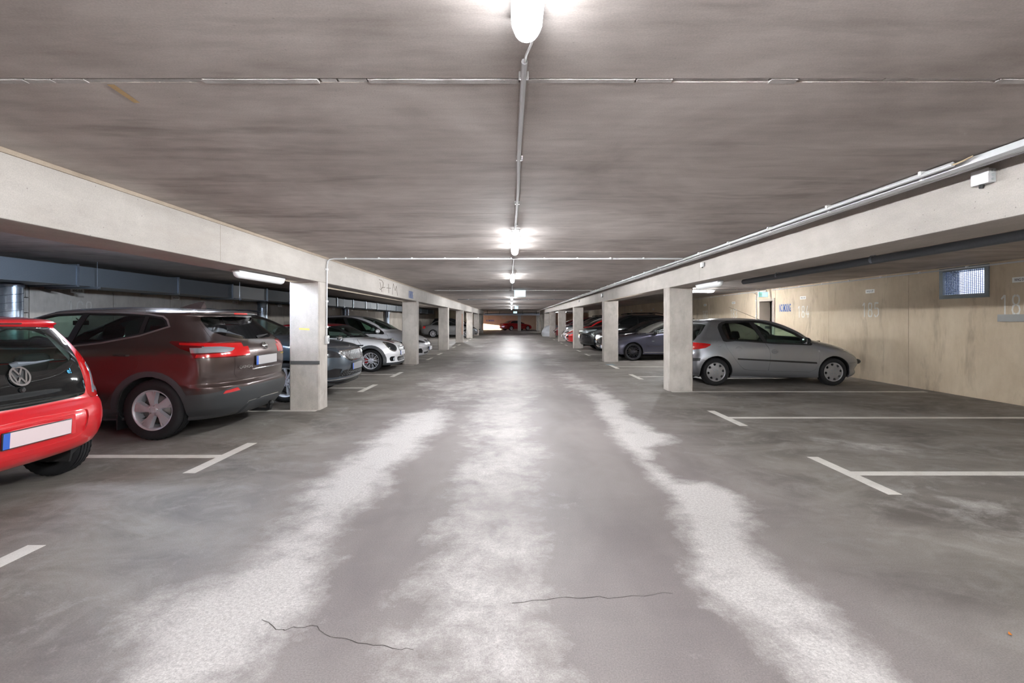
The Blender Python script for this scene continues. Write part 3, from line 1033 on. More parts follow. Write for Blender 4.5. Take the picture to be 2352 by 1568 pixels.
# ================================================================== LAMPS, PIPES, DUCTS, SIGNS
M_lamp = emit('lamp diffuser lit', (0.93, 0.96, 1.0, 1), LAMP_STRENGTH)
def lamp_light(watt, col):
    """light points inside a lamp: broad to the sides, weaker straight down, screened upwards by the lamp's housing"""
    d = bpy.data.lights.new('lamp_light', 'POINT')
    d.energy = watt
    d.color = col
    d.shadow_soft_size = 0.035
    d.use_nodes = True
    nt = d.node_tree
    em = nt.nodes['Emission']
    tc = nt.nodes.new('ShaderNodeTexCoord')
    sp = nt.nodes.new('ShaderNodeSeparateXYZ')
    nt.links.new(tc.outputs['Normal'], sp.inputs[0])
    ml = nt.nodes.new('ShaderNodeMath')
    ml.operation = 'MULTIPLY'
    for k, (a, b_, p, q) in enumerate(((-1.0, -0.15, 0.46, 1.0), (0.0, 0.16, 1.0, 0.05))):
        r = nt.nodes.new('ShaderNodeMapRange')
        r.inputs[1].default_value, r.inputs[2].default_value, r.inputs[3].default_value, r.inputs[4].default_value = a, b_, p, q
        nt.links.new(sp.outputs['Z'], r.inputs[0])
        nt.links.new(r.outputs[0], ml.inputs[k])
    nt.links.new(ml.outputs[0], em.inputs['Strength'])
    return d
LIGHT_N = lamp_light(LAMP_WATT, (0.96, 0.98, 1.0))
LIGHT_C = lamp_light(LAMP_WATT * 0.8, (0.70, 0.82, 1.0))
M_lampoff = plain('lamp diffuser unlit', rgb(226, 228, 230), 0.35)
M_housing = plain('lamp housing', rgb(206, 208, 210), 0.45)

def lamp_meshes(L, lit):
    """a damp-proof tube lamp along local y, hanging under z=0"""
    d = MB()
    prof = []
    W, H = 0.050, 0.098
    n = 10
    rows = [(-L / 2, 0.15), (-L / 2 + 0.012, 0.55), (-L / 2 + 0.035, 0.85), (-L / 2 + 0.07, 1.0), (L / 2 - 0.07, 1.0), (L / 2 - 0.035, 0.85), (L / 2 - 0.012, 0.55), (L / 2, 0.15)]
    V = []
    for y, k in rows:
        for i in range(n + 1):
            t = math.pi * i / n
            V.append((-W * k * math.cos(t), y, -0.030 - (H - 0.030) * k * math.sin(t) ** 0.8))
    F = []
    m = n + 1
    for r in range(len(rows) - 1):
        for i in range(n):
            F.append((r * m + i, r * m + i + 1, (r + 1) * m + i + 1, (r + 1) * m + i))
    F += [tuple(range(m)), tuple((len(rows) - 1) * m + i for i in range(m))[::-1]]
    d.add(V, F, None, True)
    h = MB()
    h.box(-0.046, 0.046, -L / 2 + 0.02, L / 2 - 0.02, -0.034, 0.0, 0.004)
    return d.mesh('diffuser', M_lamp if lit else M_lampoff), h.mesh('housing', M_housing)
LAMP_CACHE = {}
def tube_lamp(x, y, z, rz, L, lit, label, group='tube lamps', cold=False):
    key = (round(L, 2), lit)
    if key not in LAMP_CACHE:
        LAMP_CACHE[key] = lamp_meshes(L, lit)
    r = empty('tube_lamp', (x, y, z), rz)
    link('diffuser', LAMP_CACHE[key][0], r)
    if lit:
        for t in (-0.36, 0.0, 0.36):
            o = bpy.data.objects.new('lamp_light', LIGHT_C if cold else LIGHT_N)
            COL.objects.link(o)
            o.parent = r
            o.location = (0, t * L, -0.125)
    link('housing', LAMP_CACHE[key][1], r)
    tag(r, label, 'lamp', group)
    return r
AISLE = [(-9.2, 'lit tube lamp on the aisle ceiling far behind the viewpoint'), (-4.2, 'lit tube lamp on the aisle ceiling behind the viewpoint'),
         (0.85, 'large glaring tube lamp cut by the top edge of the picture'), (5.95, 'second lit tube lamp on the aisle ceiling, under the nearest one'),
         (10.95, 'third lit tube lamp on the aisle ceiling, just before the green exit sign'), (21.0, 'fourth lit tube lamp on the aisle ceiling, just past the exit sign'),
         (26.5, 'fifth lit tube lamp on the aisle ceiling, past the exit sign'), (33.5, 'sixth lit tube lamp on the aisle ceiling'), (40.5, 'last lit tube lamp on the aisle ceiling before the pale lintel')]
for y, lab in AISLE:
    tube_lamp(0.05 if y < 8 else 0.03, y, ZC, 0, 1.5, True, lab, 'tube lamps along the aisle ceiling')
tube_lamp(5.72, 15.2, ZC - 0.02, math.pi / 2, 1.35, True, 'lit tube lamp above the purple grey sedan, glowing beside the column')
for yy, lab in ((0.8, 'added fill lamp over the empty bays beside the viewpoint'), (-6.4, 'added fill lamp over the bays behind the viewpoint')):  # unseen tube lamps added to fill the bays with light
    tube_lamp(5.72, yy, ZC - 0.02, math.pi / 2, 1.35, True, lab)
tube_lamp(-5.6, -6.4, ZC - 0.02, math.pi / 2, 1.35, True, 'added fill lamp over the crossover side bays behind the viewpoint')  # another unseen lamp, added as fill on the crossover side
tube_lamp(-4.35, 6.5, ZC - 0.02, math.pi / 2, 1.2, True, 'cold tube lamp over the brown crossover, hidden behind the beam', cold=True)
tube_lamp(5.6, 55.5, ZC, math.pi / 2, 1.5, True, 'distant lit tube lamp in the cross aisle past the dark red car')
tube_lamp(-3.6, 33.0, ZC, 0, 1.2, True, 'thin lit tube lamp between the third and fourth columns on the crossover side')
tube_lamp(-3.13, 6.05, ZBL, 0, 1.15, False, 'unlit white tube lamp under the beam above the brown crossover')
tube_lamp(3.27, 8.0, ZBR, 0, 0.95, False, 'unlit white tube lamp under the beam near the silver hatchback')

def conduit(pts, r, clips, label, mat=None, cat='pipe', cw=0.012):
    e = empty('conduit', (0, 0, 0))
    m = MB()
    m.tube(pts, r, 8)
    m.build('tube', mat or M_galw, e)
    for (cx, cy, cz, along) in clips:
        c = MB()
        a = cw if along == 'x' else r + 0.008
        b_ = cw if along == 'y' else r + 0.008
        zt = min(ZC - 0.0005, cz + r + 0.012)
        c.box(cx - a, cx + a, cy - b_, cy + b_, cz - r * 0.4, zt, 0.003)
        c.build('clip', M_white, e)
    return tag(e, label, cat)
conduit([(0.05, 1.80, ZC - 0.022), (0.045, 2.8, ZC - 0.022), (0.052, 3.6, ZC - 0.020), (0.042, 5.14, ZC - 0.022)], 0.0125,
        [(0.05, y, ZC - 0.022, 'y') for y in (1.92, 2.9, 4.0, 4.9)], 'grey conduit between the two nearest aisle lamps')
mb = MB()
mb.tube([(0.05, 1.83, ZC - 0.022), (0.055, 1.74, ZC - 0.03), (0.07, 1.66, ZC - 0.035), (0.075, 1.57, ZC - 0.03)], 0.005, 6)
tag(mb.build('lamp_cable', M_white), 'short white cable from the conduit into the nearest aisle lamp', 'cable')
conduit([(0.04, 7.635, ZC - 0.022), (0.03, 10.2, ZC - 0.022)], 0.0125, [(0.035, y, ZC - 0.022, 'y') for y in (8.6, 9.6)],
        'grey conduit between the second and third aisle lamps')
conduit([(0.03, 11.72, ZC - 0.022), (0.03, 15.7, ZC - 0.022)], 0.0125, [(0.03, y, ZC - 0.022, 'y') for y in (12.5, 14.2)],
        'grey conduit running past the exit sign')
conduit([(2.70, 7.6, ZC - 0.02), (-2.78, 7.6, ZC - 0.02), (-2.855, 7.6, ZC - 0.03), (-2.883, 7.6, ZC - 0.06), (-2.888, 7.58, ZC - 0.12), (-2.888, 7.56, 1.12)], 0.0125,
        [(x, 7.6, ZC - 0.02, 'x') for x in (-2.6, -2.08, -1.56, -1.04, -0.52, 0.0, 0.52, 1.04, 1.56, 2.08)] + [(-2.888, 7.567, z, 'z') for z in (2.15, 1.65, 1.25)],
        'grey conduit crossing the ceiling and dropping down the taped column')
conduit([(-2.5, 15.75, ZC - 0.02), (2.7, 15.75, ZC - 0.02)], 0.0125, [(x, 15.75, ZC - 0.02, 'x') for x in (-2, -1, 0.8, 1.4, 2.0)], 'thin conduit crossing the ceiling at the exit sign')
conduit([(-2.5, 22.6, ZC - 0.02), (2.7, 22.6, ZC - 0.02)], 0.0125, [(x, 22.6, ZC - 0.02, 'x') for x in (-2, 0.8, 2.0)], 'thin conduit crossing the ceiling past the exit sign', mat=M_darkpipe)
e = empty('light_switch', (-2.885, 7.56, 1.06))
MB().box(-0.02, 0.03, -0.04, 0.04, -0.065, 0.065, 0.008).build('box', M_galw, e)
MB().box(0.028, 0.036, -0.025, 0.025, -0.03, 0.035, 0.004).build('rocker', plain('switch rocker', rgb(120, 124, 128), 0.5), e)
tag(e, 'grey light switch box on the taped column', 'switch')

# cable trunking along the right beam with a conduit beside it
e = empty('cable_trunking', (0, 0, 0))
mb = MB()
prof = [(2.765, 2.343), (2.765, 2.305), (2.785, 2.292), (2.845, 2.292), (2.865, 2.305), (2.865, 2.343)]
mb.prism(prof, -11.5, 50, axis='y')
mb.build('channel', M_alu, e)
for z, x in ((2.2915, 2.79), (2.2915, 2.815), (2.2915, 2.84)):
    MB().box(x - 0.0015, x + 0.0015, -11.5, 50, z - 0.0008, z + 0.001).build('groove', plain('trunk groove', rgb(150, 152, 154), 0.5), e)
for k in range(20):
    y = 3.25 + 0.95 * k
    MB().box(2.755, 2.775, y - 0.012, y + 0.012, 2.30, 2.35, 0.002).build('clip', M_white, e)
tag(e, 'long aluminium cable trunking along the beam over the empty bays', 'trunking')
conduit([(2.725, 2.98, 2.326), (2.725, 50, 2.326)], 0.016, [(2.725, 3.2 + 0.95 * k, 2.326, 'y') for k in range(20)], 'grey conduit alongside the aluminium trunking')
mb = MB()
mb.tube([(2.725, 3.0, 2.326), (2.727, 2.955, 2.322), (2.734, 2.91, 2.330), (2.742, 2.87, 2.340)], 0.005, 6)
tag(mb.build('loose_cable', plain('beige cable', rgb(196, 176, 146), 0.6)), 'beige cable poking out of the conduit end beside the trunking', 'cable')

def junction_box(y, z, s, label, glands=3):
    e = empty('junction_box', (CRX, y, z))
    MB().box(-0.07 * s, -0.002, -0.075 * s, 0.075 * s, -0.06 * s, 0.06 * s, 0.008 * s).build('case', M_galw, e)
    MB().box(-0.078 * s, -0.066 * s, -0.078 * s, 0.078 * s, -0.063 * s, 0.063 * s, 0.006 * s).build('lid', M_white, e)
    for k in range(glands):
        m = MB()
        m.lathe([(0.0, -0.09 * s), (0.011 * s, -0.09 * s), (0.013 * s, -0.072 * s), (0.013 * s, -0.06 * s)], 10, Matrix.Translation((-0.035 * s, 0, (k - 1) * 0.036 * s)), 'y')
        m.build('gland', plain('gland', rgb(190, 196, 196), 0.4), e)
    m = MB()
    m.tube([(-0.035 * s, 0.02 * s, -0.058 * s), (-0.036 * s, 0.022 * s, -0.09 * s)], [0.02 * s, 0.017 * s], 10)
    m.build('plug', M_black, e)
    return tag(e, label, 'junction box')
junction_box(3.07, 2.272, 0.74, 'grey junction box with black plug on the beam beside the trunking')
junction_box(7.6, 2.235, 0.55, 'small grey junction box on the beam near the silver hatchback')
junction_box(15.9, 2.19, 0.8, 'small grey box on the beam above the column hiding the purple grey sedan')
junction_box(21.4, 2.22, 0.6, 'tiny dark box on the beam above the black crossover')

# dark drain pipe and wall conduit on the right, conduit to the door
e = empty('drain_pipe', (0, 0, 0))
mb = MB()
mb.tube([(4.2, -6, 2.08), (4.2, 8.72, 2.055)], 0.045, 14)
mb.build('tube', M_darkpipe, e)
for y in (1.0, 3.3, 5.6, 7.6):
    m = MB()
    m.lathe([(0.047, -0.02), (0.052, -0.015), (0.052, 0.015), (0.047, 0.02)], 14, Matrix.Translation((4.2, y, 2.068)), 'y')
    m.build('clamp', M_gal, e)
    MB().box(4.196, 4.204, y - 0.004, y + 0.004, 2.11, ZC).build('hanger', M_gal, e)
tag(e, 'dark grey drain pipe hanging under the ceiling behind the beam', 'pipe')
conduit([(3.95, 8.3, 2.26), (3.95, 30, 2.26)], 0.035, [(3.95, y, 2.26, 'y') for y in (9, 12, 15, 18)], 'pale pipe running behind the beam past the silver hatchback', mat=M_galw)
conduit([(8.11, -6, 2.30), (8.11, 15.0, 2.30)], 0.0125, [(8.11, 2.6 + 1.0 * k, 2.30, 'y') for k in range(13)], 'white conduit along the top of the beige wall')
conduit([(8.11, 15.35, 2.30), (8.11, 24, 2.30)], 0.0125, [(8.11, 16 + 1.2 * k, 2.30, 'y') for k in range(6)], 'white conduit at the top of the wall past the doorway')
conduit([(6.42, 15.2, 2.31), (8.0, 15.2, 2.31)], 0.011, [(x, 15.2, 2.31, 'x') for x in (6.6, 7.1, 7.7)], 'thin white conduit from the lit bay lamp to the wall')
conduit([(8.0, 15.95, 2.26), (8.11, 15.98, 2.22), (8.115, 16.0, 2.15), (8.115, 16.0, 0.5)], 0.0125, [(8.115, 16.0, z, 'z') for z in (2.0, 1.5)], 'white conduit running down the wall beside the doorway')

# exit signs
M_exit = emit('exit sign lit', (0.36, 0.74, 0.95, 1), 0.30)
M_exitg = emit('exit green', (0.0, 0.42, 0.25, 1), 0.3)
def exit_sign(x, y, z, w, h, rz, label, arrow=True):
    e = empty('exit_sign', (x, y, z), rz)
    MB().box(-w / 2, w / 2, 0.0, 0.05, -h / 2, h / 2, 0.006).build('case', M_white, e)
    MB().box(-w / 2 + 0.008, w / 2 - 0.008, -0.004, 0.0, -h / 2 + 0.008, h / 2 - 0.008).build('light_panel', M_exit, e)
    if arrow:
        m = MB()
        m.box(-w * 0.46, -w * 0.12, -0.0055, -0.0045, -h * 0.36, h * 0.36)
        m.build('pictogram', M_exitg, e)
        m = MB()
        m.add([(-w * 0.42, -0.007, 0), (-w * 0.29, -0.007, h * 0.22), (-w * 0.29, -0.007, h * 0.08), (-w * 0.16, -0.007, h * 0.08), (-w * 0.16, -0.007, -h * 0.08),
               (-w * 0.29, -0.007, -h * 0.08), (-w * 0.29, -0.007, -h * 0.22)], [tuple(range(7))])
        m.build('arrow', M_signw, e)
    for s in (-1, 1):
        MB().box(s * w * 0.35 - 0.004, s * w * 0.35 + 0.004, 0.02, 0.03, h / 2, h / 2 + max(0.02, ZC - z - h / 2)).build('hanger', M_gal, e)
    return tag(e, label, 'exit sign')
exit_sign(0.285, 15.6, 2.225, 0.37, 0.22, 0, 'glowing exit sign hanging over the middle of the aisle', arrow=False)
exit_sign(0.36, 32.5, 2.21, 0.24, 0.20, 0, 'small glowing exit sign further along the aisle', arrow=False)
exit_sign(0.4, 48.0, 2.14, 0.38, 0.2, 0, 'tiny glowing exit sign in front of the pale lintel', arrow=False)
exit_sign(7.9, 15.15, 2.17, 0.30, 0.16, 0, 'lit green and white exit sign above the doorway')
exit_sign(6.6, 33.0, 2.12, 0.3, 0.2, 0, 'distant blue white exit sign above the black crossover', arrow=False)

# ventilation duct on the left with flanges, hangers and the round spiral risers
e = empty('ventilation_duct', (0, 0, 0))
DX0, DX1, DZ0, DZ1 = -7.86, -7.1, 1.935, 2.255
ys = [3.4, 5.15, 7.9, 10.3, 12.3, 14.05, 15.6, 17.6, 19.7, 21.7, 23.6, 25.6, 27.6, 29.8, 32, 35, 38, 41, 44]
M_duct = [plain('duct sheet', rgb(104, 110, 116), 0.5, 0.5, grain=0.12), plain('duct sheet dull', rgb(96, 102, 108), 0.52, 0.5, grain=0.12), plain('duct access panel', rgb(168, 172, 174), 0.45, 0.6, grain=0.08)]
for i, (a, c) in enumerate(zip(ys, ys[1:])):
    MB().box(DX0, DX1, a + 0.02, c - 0.02, DZ0, DZ1).build('duct_section', M_duct[2] if i == 4 else M_duct[i % 2], e)
for y in ys:
    m = MB()
    for (x0, x1, z0, z1) in ((DX1, DX1 + 0.025, DZ0 - 0.025, DZ1 + 0.025), (DX0 - 0.025, DX0, DZ0 - 0.025, DZ1 + 0.025), (DX0, DX1, DZ0 - 0.025, DZ0), (DX0, DX1, DZ1, DZ1 + 0.025)):
        m.box(x0, x1, y - 0.02, y + 0.02, z0, z1)
    m.build('flange', M_gal, e)
for k, y in enumerate((5.4, 8.2, 12.5, 16.2, 20.3, 24.2, 28.2)):
    m = MB()
    m.box(DX0 - 0.1, DX1 + 0.12, y - 0.02, y + 0.02, DZ0 - 0.04, DZ0 - 0.005)
    m.build('support_rail', M_gal, e)
    m = MB()
    m.tube([(DX1 + 0.08, y, DZ0 - 0.06), (DX1 + 0.08, y, ZC)], 0.005, 6)
    m.build('threaded_rod', M_gal, e)
tag(e, 'long galvanised ventilation duct under the ceiling behind the brown crossover', 'duct')
RL = ['fat spiral duct riser between the red hatchback and the brown crossover', 'spiral duct riser seen through the dark crossover windscreen', 'spiral duct riser behind the white coupe',
      'spiral duct riser just before the damp column', 'spiral duct riser behind the far silver sedan']
for k in range(5):
    y = 7.47 + 7.55 * k
    e = empty('spiral_duct', (-7.73, y, 0))
    m = MB()
    m.lathe([(0.14, 0.0), (0.14, DZ0 - 0.03)], 28, None, 'z')
    m.build('tube', M_gal, e)
    zq = 0.1
    sp = []
    m = MB()
    for j in range(16 * 15):
        t = j / 16 * 2 * math.pi
        z = j / 16 * 0.125 + 0.02
        if z > DZ0 - 0.06:
            break
        sp.append((0.141 * math.cos(t), 0.141 * math.sin(t), z))
    m.tube(sp, 0.004, 4)
    m.build('spiral_seam', plain('duct seam', rgb(96, 104, 114), 0.4, 0.8), e)
    m = MB()
    m.lathe([(0.14, DZ0 - 0.06), (0.155, DZ0 - 0.055), (0.155, DZ0 - 0.02), (0.14, DZ0 - 0.004)], 28, None, 'z')
    m.build('collar', M_gal, e)
    tag(e, RL[k], 'duct', 'spiral duct risers')

# far end: sprinkler pipe in front of the lintel
e = empty('sprinkler_pipe', (0, 0, 0))
MB().tube([(-2.7, 49.6, 2.06), (2.85, 49.6, 2.10)], 0.03, 8).build('tube', M_black, e)
for x in (-2.45, -1.2, 1.2, 2.6):
    MB().box(x - 0.02, x + 0.02, 49.58, 49.62, 1.98, ZC).build('hanger', M_black, e)
tag(e, 'black pipe across the far end of the aisle in front of the pale lintel', 'pipe')
# dark electrical cabinet high on the far right wall
e = empty('wall_cabinet', (XR, 22.6, 1.82))
MB().box(-0.2, -0.001, -0.3, 0.3, -0.35, 0.35, 0.01).build('case', plain('dark cabinet', rgb(34, 46, 62), 0.4), e)
MB().box(-0.215, -0.2, -0.28, 0.28, -0.33, 0.33, 0.006).build('door', plain('dark cabinet door', rgb(28, 40, 56), 0.35), e)
tag(e, 'dark blue cabinet hanging on the wall above the black cars', 'cabinet')
# ================================================================== CAR KIT
M_tyre = plain('tyre rubber', rgb(30, 30, 32), 0.75, spec=0.3, grain=0.15)
M_alloy = plain('alloy wheel', rgb(190, 190, 196), 0.38, 0.4)
M_alloyd = plain('dark alloy wheel', rgb(70, 70, 76), 0.32, 0.8)
M_cover = plain('wheel cover', rgb(146, 146, 148), 0.38, 0.5)
M_chrome = plain('chrome', rgb(225, 226, 228), 0.12, 1.0)
M_trim = plain('black trim', rgb(26, 26, 28), 0.45, grain=0.1)
M_clad = plain('grey cladding', rgb(52, 54, 56), 0.5, grain=0.06)
M_under = plain('underbody', rgb(14, 14, 15), 0.9)
M_liner = plain('arch liner', rgb(20, 20, 21), 0.9, grain=0.2)
M_seat = plain('seat fabric', rgb(38, 38, 42), 0.9, grain=0.2)
M_inner = plain('cabin lining', rgb(52, 52, 54), 0.85, grain=0.1)
M_dash = plain('dashboard', rgb(30, 30, 32), 0.7, grain=0.1)
M_gl = glass('clear car glass', (0.62, 0.76, 0.70))
M_gltint = glass('tinted car glass', (0.16, 0.18, 0.18))
M_gldark = plain('dark gloss glass', rgb(14, 17, 19), 0.03, 0.0, 1.0)
M_red = plain('red lens', rgb(188, 14, 18), 0.12, 0.0, 1.0)
M_redd = plain('dark red lens', rgb(90, 8, 12), 0.1, 0.0, 1.0)
M_clearlens = plain('headlamp glass', rgb(168, 176, 184), 0.1, 0.55, 1.0)
M_headdark = plain('headlamp inside', rgb(54, 56, 60), 0.15, 0.5, 1.0)
M_plate = plain('number plate', rgb(212, 212, 214), 0.5)
M_plateg = plain('grey blurred plate', rgb(168, 166, 166), 0.5)
M_eu = plain('plate blue band', rgb(50, 96, 190), 0.5)
M_disc = plain('brake disc', rgb(120, 116, 114), 0.4, 0.8)
M_grille = plain('grille black', rgb(18, 18, 20), 0.4)

def in_poly(P, x, y):
    c = False
    n = len(P)
    j = n - 1
    for i in range(n):
        xi, yi = P[i]
        xj, yj = P[j]
        if (yi > y) != (yj > y) and x < (xj - xi) * (y - yi) / (yj - yi) + xi:
            c = not c
        j = i
    return c

def offset_poly(P, d):
    """grow (d>0) or shrink a polygon, mitred"""
    n = len(P)
    area = sum(P[i][0] * P[(i + 1) % n][1] - P[(i + 1) % n][0] * P[i][1] for i in range(n))
    s = 1 if area > 0 else -1
    out = []
    for i in range(n):
        a, b, c = Vector(P[i - 1]), Vector(P[i]), Vector(P[(i + 1) % n])
        e1, e2 = (b - a).normalized(), (c - b).normalized()
        n1, n2 = Vector((e1.y, -e1.x)) * s, Vector((e2.y, -e2.x)) * s
        m = n1 + n2
        if m.length < 0.2:
            m = n1
        m.normalize()
        k = d / max(0.35, m.dot(n1))
        out.append(tuple(b + m * k))
    return out

def rounded(P, r=0.03, n=3):
    """round the corners of an outline; a third value 0 keeps a corner sharp, another number sets its radius"""
    out = []
    N = len(P)
    for i in range(N):
        a, b, c = Vector(P[i - 1][:2]), Vector(P[i][:2]), Vector(P[(i + 1) % N][:2])
        rr = P[i][2] if len(P[i]) > 2 else r
        if rr <= 0:
            out.append(tuple(b))
            continue
        u, v = (a - b), (c - b)
        k = min(rr, u.length * 0.45, v.length * 0.45)
        p, q = b + u.normalized() * k, b + v.normalized() * k
        for j in range(n + 1):
            t = j / n
            out.append(tuple(p * (1 - t) ** 2 + b * 2 * t * (1 - t) + q * t * t))
    return out

def circle(cx, cz, r, n=28):
    return [(cx + r * math.cos(2 * math.pi * k / n), cz + r * math.sin(2 * math.pi * k / n)) for k in range(n)]

class Shell:
    """half (y>=0) of a car skin as a bmesh; regions are cut into it along exact outlines and taken off as parts"""
    def __init__(self, s, lod=0):
        self.s = s
        step = (0.045, 0.08, 0.13)[lod]
        nq, ns = ((16, 30), (11, 18), (7, 10))[lod]
        F, R = catmull(s['front']), catmull(s['rear'])
        ztop = s['front'][-1][1]
        W = [tuple(p) for p in s['width']]
        ze, we = W[-1]
        for k in range(1, 9):
            y = we * (1 - k / 8.0)
            W.append((ztop - (ztop - ze) * (y / we) ** 2 if k < 8 else ztop, max(y, 0.0)))
        Wc = np.array(W)
        Wd = catmull([(p[1], p[0]) for p in s['width']])
        wz = np.concatenate([Wd[:, 1], Wc[len(s['width']):, 0]])
        ww = np.concatenate([Wd[:, 0], Wc[len(s['width']):, 1]])
        o = np.argsort(wz, kind='stable')
        wz, ww = wz[o], ww[o]
        def mono(C):
            z = np.maximum.accumulate(C[:, 1]) + np.arange(len(C)) * 1e-7
            return C[:, 0], z
        fx, fz = mono(F)
        rx, rz = mono(R)
        zb = max(fz[0], rz[0])
        lv = []
        for C in (F, R, np.stack([ww, wz], 1)):
            L = np.concatenate([[0], np.cumsum(np.hypot(*np.diff(C, axis=0).T))])
            t = np.arange(0, L[-1], step)
            lv += list(np.interp(t, L, C[:, 1]))
        lv = sorted(z for z in lv if zb <= z <= ztop - 0.0015)
        zs = [zb]
        for z in lv:
            if z - zs[-1] > (0.006 if z < ztop - 0.05 else 0.003) * (1 + 0.8 * lod):
                zs.append(z)
        zs.append(ztop - 0.0008)
        bm = bmesh.new()
        rows = []
        wedge = s.get('wedge', 0.0)
        Lx = s['L']
        for z in zs:
            xf = float(np.interp(z, fz, fx))
            xr = float(np.interp(z, rz, rx))
            w = max(0.004, float(np.interp(z, wz, ww)))
            af, ar = float(interp(s['af'], z)), float(interp(s['ar'], z))
            nf, nr = float(interp(s['nf'], z)), float(interp(s['nr'], z))
            tot = max(0.02, xf - xr)
            k = min(1.0, 0.92 * tot / (af + ar))
            af, ar = af * k, ar * k
            pts = []
            for i in range(nq):
                t = math.pi / 2 * i / nq
                pts.append((xf - af * (1 - math.cos(t) ** (2 / nf)), w * math.sin(t) ** (2 / nf)))
            for i in range(ns):
                pts.append((xf - af + (xr + ar - xf + af) * i / ns, w))
            for i in range(nq, -1, -1):
                t = math.pi / 2 * i / nq
                pts.append((xr + ar * (1 - math.cos(t) ** (2 / nr)), w * math.sin(t) ** (2 / nr)))
            row = []
            for (x, y) in pts:
                if y > 0 and wedge:
                    w2 = max(0.003, float(np.interp(z + wedge * (x - Lx / 2), wz, ww)))
                    if z < ztop - 0.08:
                        y *= min(1.12, w2 / w)
                for (xw, rw) in s['wheels_xr']:
                    fl = s.get('flare', 0.0)
                    if fl:
                        d = math.hypot(x - xw, z - rw)
                        ra = s['arch']
                        if y > 0.5 and d < ra + 0.22:
                            t = max(0.0, min(1.0, (d - ra) / 0.22))
                            y += fl * (1 - t) ** 2 * (1 + 2 * t)
                row.append(bm.verts.new((x, y, z)))
            row[0].co.y = 0.0
            row[-1].co.y = 0.0
            rows.append(row)
        m = len(rows[0])
        for a, b in zip(rows, rows[1:]):
            for j in range(m - 1):
                try:
                    bm.faces.new((a[j], a[j + 1], b[j + 1], b[j]))
                except ValueError:
                    pass
        self.rows = [(r[0].co.z, [(v.co.x, v.co.y) for v in r]) for r in rows]
        self.bottom = [tuple(v.co) for v in rows[0]]
        try:
            bm.faces.new(rows[-1])
        except ValueError:
            pass
        bmesh.ops.remove_doubles(bm, verts=bm.verts, dist=0.0006)
        bmesh.ops.recalc_face_normals(bm, faces=bm.faces)
        c = Vector((Lx / 2, 0, 0.7))
        if sum(f.normal.dot(f.calc_center_median() - c) * f.calc_area() for f in bm.faces) < 0:
            bmesh.ops.reverse_faces(bm, faces=list(bm.faces))
        bm.normal_update()
        bm.verts.index_update()
        self.V = [tuple(v.co) for v in bm.verts]
        self.N = []
        for v in bm.verts:
            n = v.normal
            if abs(v.co.y) < 1e-5:
                n = Vector((n.x, 0, n.z)).normalized()
            self.N.append(tuple(n))
        self.F = [[v.index for v in f.verts] for f in bm.faces]
        self.FN = [tuple(f.normal) for f in bm.faces]
        self.lab = [0] * len(self.F)
        self.BB = [self._bb(f) for f in self.F]
        self.E = {}
        for k, f in enumerate(self.F):
            for a, b in zip(f, f[1:] + f[:1]):
                self.E.setdefault((a, b) if a < b else (b, a), []).append(k)
        bm.free()
        self.names = ['body']

    def hw(self, x, z):
        """half width of the skin at x, z"""
        r = min(self.rows, key=lambda q: abs(q[0] - z))[1]
        xs = [p[0] for p in r][::-1]
        ys = [p[1] for p in r][::-1]
        return float(np.interp(x, xs, ys, left=0.0, right=0.0))

    def skin_x(self, y, z, front=True):
        """where the nose (or tail) skin lies at y, z"""
        r = min(self.rows, key=lambda q: abs(q[0] - z))[1]
        h = max(range(len(r)), key=lambda k: r[k][1])
        part = r[:h + 1] if front else r[h:][::-1]
        return float(np.interp(abs(y), [p[1] for p in part], [p[0] for p in part]))

    def _bb(self, f):
        P = [self.V[i] for i in f]
        return (min(p[0] for p in P), min(p[1] for p in P), min(p[2] for p in P), max(p[0] for p in P), max(p[1] for p in P), max(p[2] for p in P))

    VIEWS = {'side': (0, 2, lambda n: n[1] > 0.12), 'rear': (1, 2, lambda n: n[0] < -0.10), 'front': (1, 2, lambda n: n[0] > 0.10),
             'top': (0, 1, lambda n: n[2] > 0.25), 'sideall': (0, 2, lambda n: True)}

    def _split_edge(self, a, b, t):
        """new vertex on the edge a-b; every face on that edge gets it"""
        V, N = self.V, self.N
        k = len(V)
        pa, pb, na, nb = V[a], V[b], N[a], N[b]
        V.append(tuple(x + (y - x) * t for x, y in zip(pa, pb)))
        n = Vector(tuple(x + (y - x) * t for x, y in zip(na, nb)))
        N.append(tuple(n.normalized()))
        fs = self.E.pop((a, b) if a < b else (b, a))
        for f in fs:
            L = self.F[f]
            m = len(L)
            for i in range(m):
                p, q = L[i], L[(i + 1) % m]
                if (p == a and q == b) or (p == b and q == a):
                    L.insert(i + 1, k)
                    break
        self.E[(a, k)] = list(fs)
        self.E[(b, k)] = list(fs)
        return k

    def cut(self, poly, view, name, over=None, lim=None):
        """cut an outline into the skin; faces inside get the part name. over: only recolour these parts. lim: (axis, lo, hi)"""
        V, F = self.V, self.F
        a0, a1, ok = self.VIEWS[view]
        if name not in self.names:
            self.names.append(name)
        idn = self.names.index(name)
        u0, u1 = min(p[0] for p in poly) - 0.002, max(p[0] for p in poly) + 0.002
        v0, v1 = min(p[1] for p in poly) - 0.002, max(p[1] for p in poly) + 0.002
        BB, FN = self.BB, self.FN
        cand = []
        for k in range(len(F)):
            b = BB[k]
            if b[a0] > u1 or b[a0 + 3] < u0 or b[a1] > v1 or b[a1 + 3] < v0 or not ok(FN[k]):
                continue
            if lim:
                cc = (b[lim[0]] + b[lim[0] + 3]) / 2
                if cc < lim[1] or cc > lim[2]:
                    continue
            cand.append(k)
        n = len(poly)
